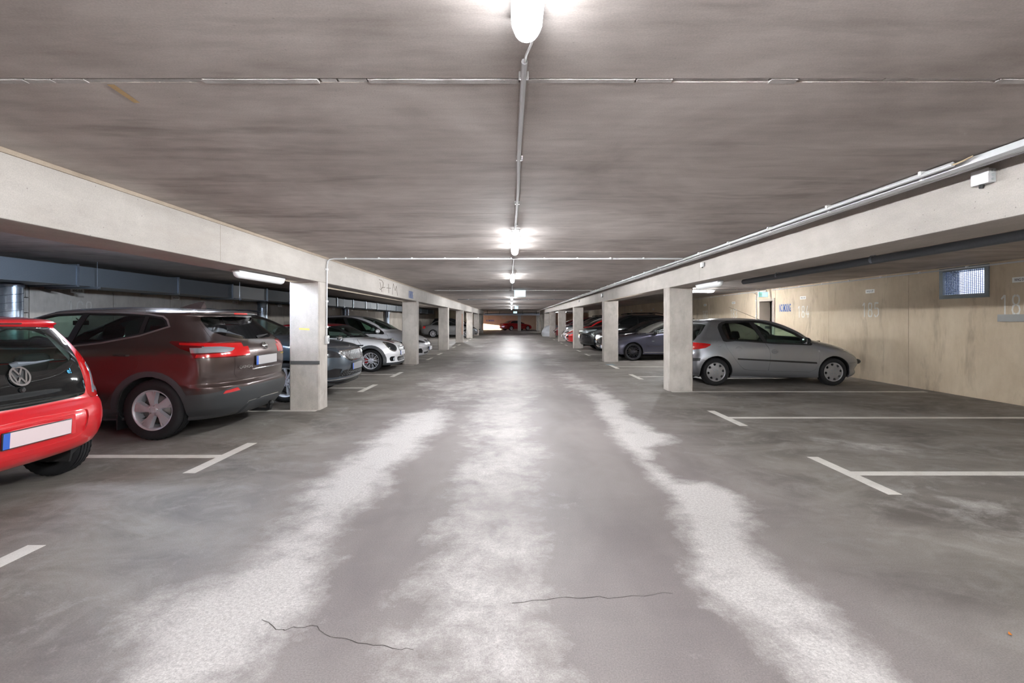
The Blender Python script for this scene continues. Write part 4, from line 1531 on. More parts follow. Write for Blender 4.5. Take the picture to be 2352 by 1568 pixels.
        for i in range(n):
            p, q = poly[i], poly[(i + 1) % n]
            du, dv = q[0] - p[0], q[1] - p[1]
            if math.hypot(du, dv) < 1e-5:
                continue
            inv = 1.0 / math.hypot(du, dv)
            eu0, eu1 = min(p[0], q[0]) - 1e-4, max(p[0], q[0]) + 1e-4
            ev0, ev1 = min(p[1], q[1]) - 1e-4, max(p[1], q[1]) + 1e-4
            new = []
            for k in cand:
                b = BB[k]
                if b[a0] > eu1 or b[a0 + 3] < eu0 or b[a1] > ev1 or b[a1 + 3] < ev0:
                    continue
                L = F[k]
                sd = [((V[x][a0] - p[0]) * dv - (V[x][a1] - p[1]) * du) * inv for x in L]
                if min(sd) > -3e-5 or max(sd) < 3e-5:
                    continue
                m = len(L)
                todo = []
                for j in range(m):
                    s0, s1 = sd[j], sd[(j + 1) % m]
                    if abs(s0) > 3e-5 and abs(s1) > 3e-5 and s0 * s1 < 0:
                        todo.append((L[j], L[(j + 1) % m], s0 / (s0 - s1)))
                onl = [L[j] for j in range(m) if abs(sd[j]) <= 3e-5]
                if len(todo) + len(onl) != 2:
                    if len(todo) + len(onl) < 2 or len(todo) > 2:
                        continue
                    onl = onl[:2 - len(todo)]
                cuts = onl + [self._split_edge(*t) for t in todo]
                L = F[k]
                ia, ib = sorted((L.index(cuts[0]), L.index(cuts[1])))
                A, B = L[ia:ib + 1], L[ib:] + L[:ia + 1]
                if len(A) < 3 or len(B) < 3:
                    continue
                kn = len(F)
                F[k] = A
                F.append(B)
                FN.append(FN[k])
                self.lab.append(self.lab[k])
                BB[k] = self._bb(A)
                BB.append(self._bb(B))
                for x, y in zip(B, B[1:]):
                    e = self.E[(x, y) if x < y else (y, x)]
                    e[e.index(k)] = kn
                x, y = cuts
                self.E.setdefault((x, y) if x < y else (y, x), []).extend((k, kn))
                new.append(kn)
            cand += new
        for k in cand:
            if over is not None and self.names[self.lab[k]] not in over:
                continue
            L = F[k]
            cu = sum(V[x][a0] for x in L) / len(L)
            cv = sum(V[x][a1] for x in L) / len(L)
            if in_poly(poly, cu, cv):
                self.lab[k] = idn

    def take(self, names, off=0.0, rim=0.012, sides=(1, -1)):
        """mesh data of the named regions: offset along the skin normal, edges closed with a rim going inwards"""
        ids = {self.names.index(n) for n in names if n in self.names}
        faces = [k for k in range(len(self.F)) if self.lab[k] in ids]
        if not faces:
            return None
        idx, V, Nn, Fc = {}, [], [], []
        SV, SN = self.V, self.N
        for k in faces:
            t = []
            for v in self.F[k]:
                if v not in idx:
                    idx[v] = len(V)
                    c, n = SV[v], SN[v]
                    V.append((c[0] + n[0] * off, c[1] + n[1] * off, c[2] + n[2] * off))
                    Nn.append(n)
                t.append(idx[v])
            Fc.append(t)
        nskin = len(Fc)
        if rim:
            rv = {}
            d = min(off, 0) - rim
            for k in faces:
                L = self.F[k]
                for a, b in zip(L, L[1:] + L[:1]):
                    fs = self.E[(a, b) if a < b else (b, a)]
                    if sum(1 for g in fs if self.lab[g] in ids) == 1:
                        if abs(SV[a][1]) < 1e-4 and abs(SV[b][1]) < 1e-4:
                            continue
                        q = []
                        for v in (a, b):
                            if v not in rv:
                                rv[v] = (len(V), len(V) + 1)
                                c, n = SV[v], SN[v]
                                V.append((c[0] + n[0] * off, c[1] + n[1] * off, c[2] + n[2] * off))
                                V.append((c[0] + n[0] * d, c[1] + n[1] * d, c[2] + n[2] * d))
                                Nn += [n, n]
                            q.append(rv[v])
                        Fc.append([q[1][0], q[0][0], q[0][1], q[1][1]])
        V2, N2, F2 = [], [], []
        for s in sides:
            o = len(V2)
            V2 += [(x, y * s, z) for x, y, z in V]
            N2 += [(x, y * s, z) for x, y, z in Nn]
            F2 += [[i + o for i in (f if s > 0 else f[::-1])] for f in Fc]
        return V2, N2, F2

    def part(self, pname, names, mat, parent, off=0.0, rim=0.012, split=False, label=None):
        res = []
        for sides in (((1,), (-1,)) if split else ((1, -1),)):
            d = self.take(names, off, rim, sides)
            if d is None:
                return None
            V, Nn, Fc = d
            me = bpy.data.meshes.new(pname)
            me.from_pydata(V, [], Fc)
            me.polygons.foreach_set('use_smooth', [True] * len(me.polygons))
            me.materials.append(mat)
            me.validate(verbose=False)
            if len(me.vertices) == len(Nn):
                me.normals_split_custom_set_from_vertices(Nn)
            o = link(pname, me, parent)
            if label:
                o['label'] = label
            res.append(o)
        return res

# ------------------------------------------------------------------ wheels
WHEELS = {}
def wheel_meshes(r, rim, w, style, mat):
    key = (r, rim, w, style, mat.name)
    if key in WHEELS:
        return WHEELS[key]
    t = MB()
    h = w / 2
    seg = 72
    prof = [(rim - 0.005, h - 0.03), (rim + 0.006, h - 0.006), (rim + 0.02, h + 0.002), ((r + rim) / 2, h + 0.008), (r - 0.028, h), (r - 0.008, h - 0.016)]
    tread = [(r - 0.001, h - 0.03)]
    for g in (0.55, 0.18, -0.18, -0.55):
        y = h * g
        tread += [(r, y + 0.006), (r - 0.008, y + 0.005), (r - 0.008, y - 0.005), (r, y - 0.006)]
    tread.append((r - 0.001, -h + 0.03))
    full = prof + tread + [(p[0], -p[1]) for p in prof[::-1]]
    V, F = [], []
    n = len(full)
    for k in range(seg):
        a = 2 * math.pi * k / seg
        for i, (rr, y) in enumerate(full):
            q = rr - (0.006 if (k % 2 and rr > r - 0.012 and abs(y) > h * 0.58) else 0.0)
            V.append((q * math.cos(a), y, q * math.sin(a)))
    for k in range(seg):
        k2 = (k + 1) % seg
        for i in range(n - 1):
            F.append((k * n + i, k2 * n + i, k2 * n + i + 1, k * n + i + 1))
    t.add(V, F, None, True)
    tm = t.mesh('tyre', M_tyre)
    try:
        tm.set_sharp_from_angle(angle=math.radians(38))
    except Exception:
        pass
    R = MB()
    R.lathe([(rim - 0.03, -h + 0.02), (rim - 0.018, -h * 0.3), (rim - 0.022, h * 0.4), (rim - 0.012, h - 0.02), (rim + 0.002, h - 0.006), (rim + 0.011, h - 0.004), (rim + 0.011, h - 0.014)], 48)
    fo, fi = h - 0.012, h - 0.03          # face depth at the rim, at the hub
    def spoke(a0, r0, a1, r1, w0, w1, th=0.03, top=0.72):
        p0, p1 = Vector((r0 * math.cos(a0), 0, r0 * math.sin(a0))), Vector((r1 * math.cos(a1), 0, r1 * math.sin(a1)))
        d = (p1 - p0).normalized()
        nn = Vector((-d.z, 0, d.x))
        v = []
        for p, ww_, y in ((p0, w0, fi), (p1, w1, fo - 0.006)):
            v += [p + nn * ww_ / 2 * top + Vector((0, y, 0)), p - nn * ww_ / 2 * top + Vector((0, y, 0)),
                  p - nn * ww_ / 2 + Vector((0, y - th, 0)), p + nn * ww_ / 2 + Vector((0, y - th, 0))]
        R.add(v, [(0, 1, 5, 4), (1, 2, 6, 5), (3, 0, 4, 7), (2, 3, 7, 6), (0, 3, 2, 1), (4, 5, 6, 7)])
    hub = 0.07
    if style == 'five':
        for k in range(5):
            a = math.pi / 2 + 2 * math.pi * k / 5
            spoke(a, 0.045, a + 0.10, rim - 0.012, 0.070, 0.125, 0.04, 0.70)
            spoke(a + 0.05, 0.06, a + 0.42, rim - 0.012, 0.030, 0.034, 0.055, 0.6)
    elif style == 'ten':
        for k in range(5):
            a = math.pi / 2 + 2 * math.pi * k / 5
            for s_ in (-1, 1):
                spoke(a + s_ * 0.12, 0.05, a + s_ * 0.26, rim - 0.012, 0.03, 0.055, 0.03, 0.55)
    elif style == 'multi':
        for k in range(16):
            a = 2 * math.pi * k / 16
            spoke(a, 0.05, a, rim - 0.012, 0.016, 0.024, 0.03, 0.6)
    elif style == 'cross':
        for k in range(10):
            a = 2 * math.pi * k / 10
            spoke(a - 0.10, 0.05, a + 0.13, rim - 0.012, 0.016, 0.017, 0.025, 0.7)
            spoke(a + 0.10, 0.05, a - 0.13, rim - 0.012, 0.016, 0.017, 0.025, 0.7)
    elif style == 'seven':
        for k in range(7):
            a = math.pi / 2 + 2 * math.pi * k / 7
            spoke(a, 0.05, a, rim - 0.012, 0.06, 0.05, 0.03, 0.7)
    if style == 'cover':
        bm = bmesh.new()
        def loop(P):
            vs = [bm.verts.new((p[0], 0, p[1])) for p in P]
            return [bm.edges.new((vs[i], vs[(i + 1) % len(vs)])) for i in range(len(vs))]
        E = loop(circle(0, 0, rim + 0.006, 48))
        for k in range(8):
            a = 2 * math.pi * (k + 0.5) / 8
            P = []
            for j in range(14):
                tt = 2 * math.pi * j / 14
                lr, lt = rim * 0.80 + rim * 0.135 * math.cos(tt), rim * 0.150 * math.sin(tt) * (1.0 + 0.25 * math.cos(tt))
                P.append((lr * math.cos(a) - lt * math.sin(a), lr * math.sin(a) + lt * math.cos(a)))
            E += loop(P)
        bmesh.ops.triangle_fill(bm, edges=E, use_beauty=True)
        ext = bmesh.ops.extrude_face_region(bm, geom=list(bm.faces))
        for g in ext['geom']:
            if isinstance(g, bmesh.types.BMVert):
                g.co.y -= 0.02
        for v in bm.verts:
            rr = math.hypot(v.co.x, v.co.z)
            v.co.y += h - 0.006 - 0.012 * max(0, (rr / rim - 0.55)) ** 2 * 3
        R.bm(bm, None, False)
        R.lathe([(0.0, h - 0.001), (rim * 0.42, h - 0.002), (rim * 0.52, h - 0.006)], 32)
        back = [(0.0, h - 0.07), (rim - 0.01, h - 0.07)]
    else:
        R.lathe([(0.0, fi + 0.006), (0.028, fi + 0.006), (0.034, fi), (hub, fi - 0.006), (hub + 0.004, fi - 0.03)], 24)
    rm = R.mesh('rim', mat)
    try:
        rm.set_sharp_from_angle(angle=math.radians(35))
    except Exception:
        pass
    D = MB()
    D.lathe([(0.0, h - 0.085), (rim * 0.72, h - 0.085), (rim * 0.72, h - 0.10), (0.0, h - 0.10)], 28)
    dm = D.mesh('brake_disc', M_disc if style != 'cover' else M_liner)
    B = MB()
    B.lathe([(rim - 0.02, -h + 0.03), (0.0, -h + 0.03)], 24)
    bmh = B.mesh('wheel_back', M_liner)
    nuts = MB()
    nb = 4 if style == 'cover' else 5
    for k in range(nb):
        a = math.pi / 2 + 0.4 + 2 * math.pi * k / nb
        nuts.lathe([(0.0, fi + 0.012), (0.007, fi + 0.012), (0.009, fi - 0.01)] if style != 'cover' else [(0.0, h + 0.003), (0.009, h + 0.003), (0.011, h - 0.004)], 8,
                   Matrix.Translation((0.046 * math.cos(a), 0, 0.046 * math.sin(a))))
    nm = nuts.mesh('wheel_nuts', M_chrome if style != 'cover' else M_gal)
    WHEELS[key] = (tm, rm, dm, bmh, nm)
    return WHEELS[key]

def add_wheel(parent, x, y, r, rim, w, style, mat, detail=True, caliper=None, spin=0.0):
    tm, rm, dm, bk, nm = wheel_meshes(r, rim, w, style, mat)
    t = link('tyre', tm, parent)
    t.location = (x, y, r)
    t.rotation_euler = (0, 0 if y > 0 else 0, 0 if y > 0 else math.pi)
    if spin:
        t.rotation_euler = (0, spin, 0 if y > 0 else math.pi)
    link('rim', rm, t)
    if detail:
        link('brake_disc', dm, t)
        link('wheel_nuts', nm, t)
    link('wheel_back', bk, t)
    if caliper:
        m = MB()
        m.box(rim * 0.45, rim * 0.8, w / 2 - 0.115, w / 2 - 0.05, -0.07, 0.07, 0.01)
        link('brake_caliper', m.mesh('brake_caliper', caliper), t)

def seat_mesh(back=True):
    m = MB()
    m.box(-0.24, 0.26, -0.24, 0.24, 0.0, 0.16, 0.05)
    M = Matrix.Translation((-0.22, 0, 0.12)) @ Matrix.Rotation(math.radians(-14), 4, 'Y')
    m.box(-0.08, 0.06, -0.24, 0.24, 0.0, 0.56, 0.05, M)
    m.box(-0.05, 0.05, -0.13, 0.13, 0.60, 0.78, 0.045, M)
    m.box(-0.01, 0.01, -0.07, -0.05, 0.54, 0.62, 0, M)
    m.box(-0.01, 0.01, 0.05, 0.07, 0.54, 0.62, 0, M)
    return m.mesh('seat', M_seat)
SEAT = seat_mesh()

def cabin(parent, s, wheel_side=1):
    """floor tub, seats, dashboard, steering wheel, mirror"""
    xs = s['seats']
    zf = s.get('floor', 0.28)
    MB().box(s['tub'][0], s['tub'][1], -s['tubw'], s['tubw'], zf - 0.05, zf).build('cabin_floor', M_inner, parent)
    hs = s.get('seat_scale', 1.0)
    for i, x in enumerate(xs):
        for y in (-0.37, 0.37):
            o = link('seat', SEAT, parent)
            o.location = (x, y * s.get('seaty', 1.0), zf + 0.02)
            o.scale = (1, 1, hs)
    dx, dz = s['dash']
    m = MB()
    m.prism([(dx - 0.28, dz - 0.30), (dx - 0.24, dz - 0.05), (dx - 0.12, dz), (dx + 0.30, dz - 0.02), (dx + 0.30, dz - 0.35)], -s['tubw'], s['tubw'], 'y')
    m.build('dashboard', M_dash, parent)
    m = MB()
    P = []
    for k in range(25):
        t = 2 * math.pi * k / 24
        P.append((0, 0.185 * math.cos(t), 0.185 * math.sin(t)))
    M = Matrix.Translation((dx - 0.36, 0.36 * wheel_side, dz - 0.05)) @ Matrix.Rotation(math.radians(25), 4, 'Y')
    m.tube([tuple(M @ Vector(p)) for p in P], 0.016, 6)
    m.tube([tuple(M @ Vector(p)) for p in ((0, -0.18, 0), (0.03, 0, 0), (0, 0.18, 0))], 0.015, 6)
    m.build('steering_wheel', M_trim, parent)
    rx, rz = s['mirror_in']
    m = MB()
    m.box(rx - 0.015, rx + 0.012, -0.11, 0.11, rz - 0.03, rz + 0.03, 0.008)
    m.tube([(rx, 0, rz), (rx + 0.06, 0, rz + 0.06)], 0.006, 6)
    m.build('rear_view_mirror', M_trim, parent)

def door_mirror(parent, x, y, z, mat, side, big=1.0, chrome=False):
    m = MB()
    bm = bmesh.new()
    bmesh.ops.create_uvsphere(bm, u_segments=14, v_segments=8, radius=1)
    for p in bm.verts:
        c = p.co
        c.x = c.x * 0.075 * big if c.x > 0 else c.x * 0.035 * big
        c.y *= 0.11 * big
        c.z *= 0.075 * big
    m.bm(bm, Matrix.Translation((x, side * (y + 0.12), z)), True)
    o = m.build('door_mirror', M_chrome if chrome else mat, parent)
    f = MB()
    f.tube([(x + 0.01, side * (y - 0.02), z - 0.06), (x, side * (y + 0.07), z - 0.035)], [0.03, 0.02], 8)
    f.build('mirror_foot', M_trim, o)
    g = MB()
    g.box(x - 0.042 * big, x - 0.034 * big, side * (y + 0.12) - 0.085 * big, side * (y + 0.12) + 0.085 * big, z - 0.05 * big, z + 0.05 * big, 0.004)
    g.build('mirror_glass', M_chrome, o)

def plate(parent, x, z, facing, w=0.52, h=0.11, mat=None, tilt=0.0, eu=True, y=0.0):
    """number plate on the front (+1) or rear (-1)"""
    o = bpy.data.objects.new('number_plate', None)
    m = MB()
    m.box(-0.006, 0.006, -w / 2 - 0.006, w / 2 + 0.006, -h / 2 - 0.006, h / 2 + 0.006, 0.003)
    o = m.build('number_plate', M_trim, parent)
    o.location = (x, y, z)
    o.rotation_euler = (0, -tilt * facing, 0)
    f = MB()
    f.box(0.006 * facing - 0.001, 0.006 * facing + 0.001, -w / 2, w / 2, -h / 2, h / 2)
    f.build('plate_face', mat or M_plate, o)
    if eu:
        b = MB()
        s = -1 if facing < 0 else 1
        ys = (w / 2 - 0.045, w / 2) if facing < 0 else (-w / 2, -w / 2 + 0.045)
        ys = (-ys[1], -ys[0]) if False else ys
        b.box(0.0075 * facing - 0.001, 0.0075 * facing + 0.001, ys[0], ys[1], -h / 2, h / 2)
        b.build('plate_band', M_eu, o)
    return o

def make_car(s, label, X, Y, heading, group='parked cars', name='car'):
    """s: spec. Origin at the middle of the car on the floor; heading in degrees (0 = nose to +X)"""
    lod = s.get('lod', 0)
    root = empty(name, (X, Y, 0), math.radians(heading))
    root.scale = s.get('scale', (1, 1, 1))
    tag(root, label, 'car', group)
    sh = Shell(s, lod)
    body = s['paint']
    # ---- cut the outlines
    for xw, rw in s['wheels_xr']:
        if s.get('clad'):
            sh.cut(circle(xw, rw, s['arch'] + s['clad'], 30), 'side', 'arch_cladding' if xw < s['L'] / 2 else 'arch_cladding_front', lim=(1, 0.35, 2))
    if s.get('sill'):
        sh.cut([(-0.5, 0.0), (s['L'] + 0.5, 0.0), (s['L'] + 0.5, s['sill']), (-0.5, s['sill'])], 'sideall', 'lower_cladding')
    for reg in s['regions']:
        nm, view, poly = reg[0], reg[1], reg[2]
        kw = reg[3] if len(reg) > 3 else {}
        gap = kw.get('gap', 0)
        ring = kw.get('ring')
        lim = kw.get('lim')
        over = kw.get('over')
        if nm in ('windscreen', 'back_window') and view in ('front', 'rear') and not over:
            over = ('body', 'tailgate', 'seam', 'roof_panel', 'bonnet')
        if gap:
            sh.cut(offset_poly(poly, gap), view, 'seam', over=over, lim=lim)
        if ring:
            sh.cut(offset_poly(poly, ring[1]), view, ring[0], over=over, lim=lim)
        sh.cut(poly, view, nm, over=tuple(over) + ('seam',) if (gap and over) else tuple(over) + (ring[0],) if (ring and over) else over, lim=lim)
    for xw, rw in s['wheels_xr']:
        sh.cut(circle(xw, rw, s['arch'], 30), 'side', 'hole', lim=(1, 0.30, 2))
    # ---- take the parts off
    L2 = s['L'] / 2
    M0 = Matrix.Translation((-L2, 0, 0))
    before = set(o.name for o in root.children)
    done = {'hole'}
    sh.part('body', ['body'] + [n for n in sh.names if n in s.get('as_body', ())], body, root)
    done |= {'body'} | set(s.get('as_body', ()))
    PARTS = dict(DEFAULT_PARTS)
    PARTS.update(s.get('parts', {}))
    for n in sh.names:
        if n in done:
            continue
        pname, mat, o_, rim, split = PARTS[n] if n in PARTS else (n, body, 0.0, 0.012, True)
        if mat is None:
            mat = body
        elif isinstance(mat, str):
            mat = MATS_BY[mat]
        for po in sh.part(pname, [n], mat, root, o_, rim, split) or ():
            if pname == 'panel_gap':
                po['kind'] = 'stuff'
    if lod == 0 or s.get('lining'):
        glassy = {n for n in sh.names if 'window' in n or n in ('windscreen', 'hole', 'hatch_glass')}
        d = sh.take([n for n in sh.names if n not in glassy], -0.035, 0)
        V, Nn, Fc = d
        me = bpy.data.meshes.new('cabin_lining')
        me.from_pydata(V, [], Fc)
        me.materials.append(M_inner)
        link('cabin_lining', me, root)
    # underside
    b = MB()
    P = [(x, y) for x, y, z in sh.bottom] + [(x, -y) for x, y, z in sh.bottom[::-1] if y > 1e-4]
    zb = sh.bottom[0][2]
    b.add([(x * 0.995 + 0.01, y * 0.985, zb + 0.02) for x, y in P], [tuple(range(len(P)))])
    b.box(0.5, s['L'] - 0.5, -0.55, 0.55, zb - 0.03, zb + 0.03)
    b.build('underbody', M_under, root)
    # wheel housings and wheels
    for xw, rw in s['wheels_xr']:
        for sd in (1, -1):
            m = MB()
            yo, yi = s['halfw'] - 0.025, s['halfw'] - 0.34
            ra = s['arch'] + 0.004
            n = 20
            V, F = [], []
            for k in range(n + 1):
                t = -0.35 + (math.pi + 0.7) * k / n
                xq, zq = xw + ra * math.cos(t), rw + ra * math.sin(t)
                yo = max(yi + 0.02, min(s['halfw'], sh.hw(xq, max(zq, rw * 0.75))) - 0.022)
                V += [(xw + ra * math.cos(t), sd * yo, rw + ra * math.sin(t)), (xw + ra * math.cos(t), sd * yi, rw + ra * math.sin(t))]
            F = [(2 * k, 2 * k + 1, 2 * k + 3, 2 * k + 2) for k in range(n)] + [tuple(2 * k + 1 for k in range(n + 1))]
            m.add(V, F, None, True)
            m.build('wheel_housing', M_liner, root)
        for sd in (1, -1):
            add_wheel(root, xw, sd * (s['halfw'] - s.get('tuck', 0.03) - s['tyre_w'] / 2), s['r'], s['rim'], s['tyre_w'], s['style'], s['rim_mat'],
                      detail=lod < 2, caliper=s.get('caliper'), spin=s.get('spin', 0.0) * sd)
    if s.get('cabin') and lod < 2:
        cabin(root, s['cabin'], s.get('wheel_side', 1))
    if 'mirror' in s:
        x, y, z = s['mirror']
        for sd in (1, -1):
            door_mirror(root, x, y, z, s.get('mirror_mat') or body, sd, s.get('mirror_big', 1.0), s.get('mirror_chrome', False))
    for h in s.get('handles', ()):
        for sd in (1, -1):
            x, y, z = h
            m = MB()
            if s.get('handle_round'):
                bm = bmesh.new()
                bmesh.ops.create_uvsphere(bm, u_segments=16, v_segments=8, radius=1)
                for p in bm.verts:
                    p.co = Vector((p.co.x * 0.074, p.co.y * 0.016, p.co.z * 0.050))
                m.bm(bm, Matrix.Translation((x, sd * y, z)), True)
                m.box(x - 0.07, x + 0.07, sd * y + (0.012 if sd > 0 else -0.022), sd * y + (0.022 if sd > 0 else -0.012), z - 0.004, z + 0.012, 0.004)
            else:
                m.tube([(x - 0.09, sd * (y - 0.005), z), (x - 0.07, sd * (y + 0.022), z + 0.002), (x + 0.07, sd * (y + 0.022), z + 0.004), (x + 0.09, sd * (y - 0.005), z + 0.004)], 0.012, 8)
            m.build('door_handle', s.get('handle_mat') or body, root)
    if 'extra' in s:
        s['extra'](root, s, sh)
    # shift everything so that the origin is under the middle of the car
    for o in root.children:
        o.location.x -= L2
    return root

MATS_BY = dict(clear=M_gl, tint=M_gltint, dark=M_gldark, trim=M_trim, chrome=M_chrome, red=M_red, redd=M_redd, lamp=M_clearlens, lampd=M_headdark, clad=M_clad, grille=M_grille)
DEFAULT_PARTS = {
    # region: (part name, material or key, offset, rim, one per side)
    'seam': ('panel_gap', 'trim', -0.006, 0.004, False),
    'arch_cladding': ('arch_cladding', 'clad', 0.008, 0.02, True),
    'arch_cladding_front': ('arch_cladding', 'clad', 0.008, 0.02, True),
    'lower_cladding': ('lower_cladding', 'clad', 0.002, 0.012, False),
    'front_door': ('front_door', None, 0.0, 0.014, True),
    'rear_door': ('rear_door', None, 0.0, 0.014, True),
    'front_window': ('front_door_window', 'clear', -0.004, 0.0, True),
    'rear_window_side': ('rear_door_window', 'tint', -0.004, 0.0, True),
    'quarter_window': ('quarter_window', 'tint', -0.004, 0.0, True),
    'windscreen': ('windscreen', 'clear', -0.003, 0.0, False),
    'back_window': ('back_window', 'tint', -0.003, 0.0, False),
    'window_trim': ('window_trim', 'trim', 0.001, 0.014, True),
    'chrome_trim': ('chrome_trim', 'chrome', 0.003, 0.012, True),
    'glass_trim': ('glass_trim', 'trim', -0.001, 0.012, False),
    'headlight': ('headlight', 'lamp', 0.002, 0.02, True),
    'headlight_frame': ('headlight_frame', 'trim', -0.002, 0.02, True),
    'headlight_dark': ('headlight', 'lampd', 0.002, 0.02, True),
    'tail_light': ('tail_light', 'red', 0.004, 0.02, True),
    'tail_light_dark': ('tail_light_frame', 'redd', 0.002, 0.02, True),
    'tail_light_clear': ('tail_light_lens', 'lamp', 0.005, 0.01, True),
    'grille': ('grille', 'grille', -0.012, 0.02, False),
    'grille_frame': ('grille_frame', 'chrome', 0.004, 0.02, False),
    'intake': ('lower_intake', 'grille', -0.02, 0.02, False),
    'fog_recess': ('fog_light_recess', 'grille', -0.015, 0.02, True),
    'reflector': ('reflector', 'red', 0.004, 0.01, True),
    'bonnet': ('bonnet', None, 0.0, 0.014, False),
    'tailgate': ('tailgate', None, 0.0, 0.014, False),
    'bumper': ('bumper', None, 0.002, 0.014, False),
    'bumper_dark': ('bumper_cladding', 'clad', 0.006, 0.02, False),
    'rub_strip': ('rub_strip', 'trim', 0.012, 0.02, True),
    'roof_panel': ('roof', None, 0.0, 0.012, False),
    'stripe': ('stripe', 'red', 0.001, 0.004, True),
    'hatch_glass': ('hatch_glass', 'dark', 0.001, 0.014, False),
    'silver_skirt': ('skid_plate', 'lamp', 0.006, 0.014, False),
    'plate_recess': ('plate_recess', None, -0.014, 0.016, False),
    'fuel_flap': ('fuel_flap', None, 0.0, 0.01, True),
    'brake_light': ('brake_light', 'red', 0.004, 0.01, False),
}
# ================================================================== CARS
# ------------------------------------------------------------------ silver five-door hatchback (side view, right)
def extra_206(root, s, sh):
    # round details, antenna, key lock, repeater, lower black strip ends
    m = MB()
    m.tube([(1.95, 0.0, 1.372), (1.25, 0.0, 1.66)], [0.004, 0.002], 6)
    m.build('antenna', M_black, root)
    for sd in (1, -1):
        m = MB()
        m.lathe([(0.0, 0.004), (0.011, 0.004), (0.014, 0.0)], 12, Matrix.Translation((1.79, sd * 0.822, 0.655)) @ (Matrix.Identity(4) if sd > 0 else Matrix.Rotation(math.pi, 4, 'Z')))
        m.build('door_lock', M_chrome, root)
        m = MB()
        m.box(2.80, 2.87, sd * 0.826 - 0.006, sd * 0.826 + 0.006, 0.60, 0.63, 0.005)
        m.build('side_repeater', M_clearlens, root)
        m = MB()
        bm = bmesh.new()
        bmesh.ops.create_uvsphere(bm, u_segments=14, v_segments=8, radius=1)
        for p in bm.verts:
            p.co = Vector((p.co.x * 0.075, p.co.y * 0.05, p.co.z * 0.055))
        m.bm(bm, Matrix.Translation((3.765, sd * 0.50, 0.485)), True)
        m.build('bumper_corner', M_trim, root)
    m = MB()
    m.box(3.06, 3.12, -0.28, -0.22, 0.885, 0.915, 0.005)
    m.box(3.06, 3.12, 0.22, 0.28, 0.885, 0.915, 0.005)
    m.build('washer_nozzles', M_black, root)
    plate(root, 0.005, 0.60, -1)
    plate(root, 3.835, 0.42, 1)
    m = MB()
    m.tube([(0.40, 0.10, 1.345), (0.36, 0.10, 1.40)], 0.003, 5)
    m.build('rear_washer', M_black, root)

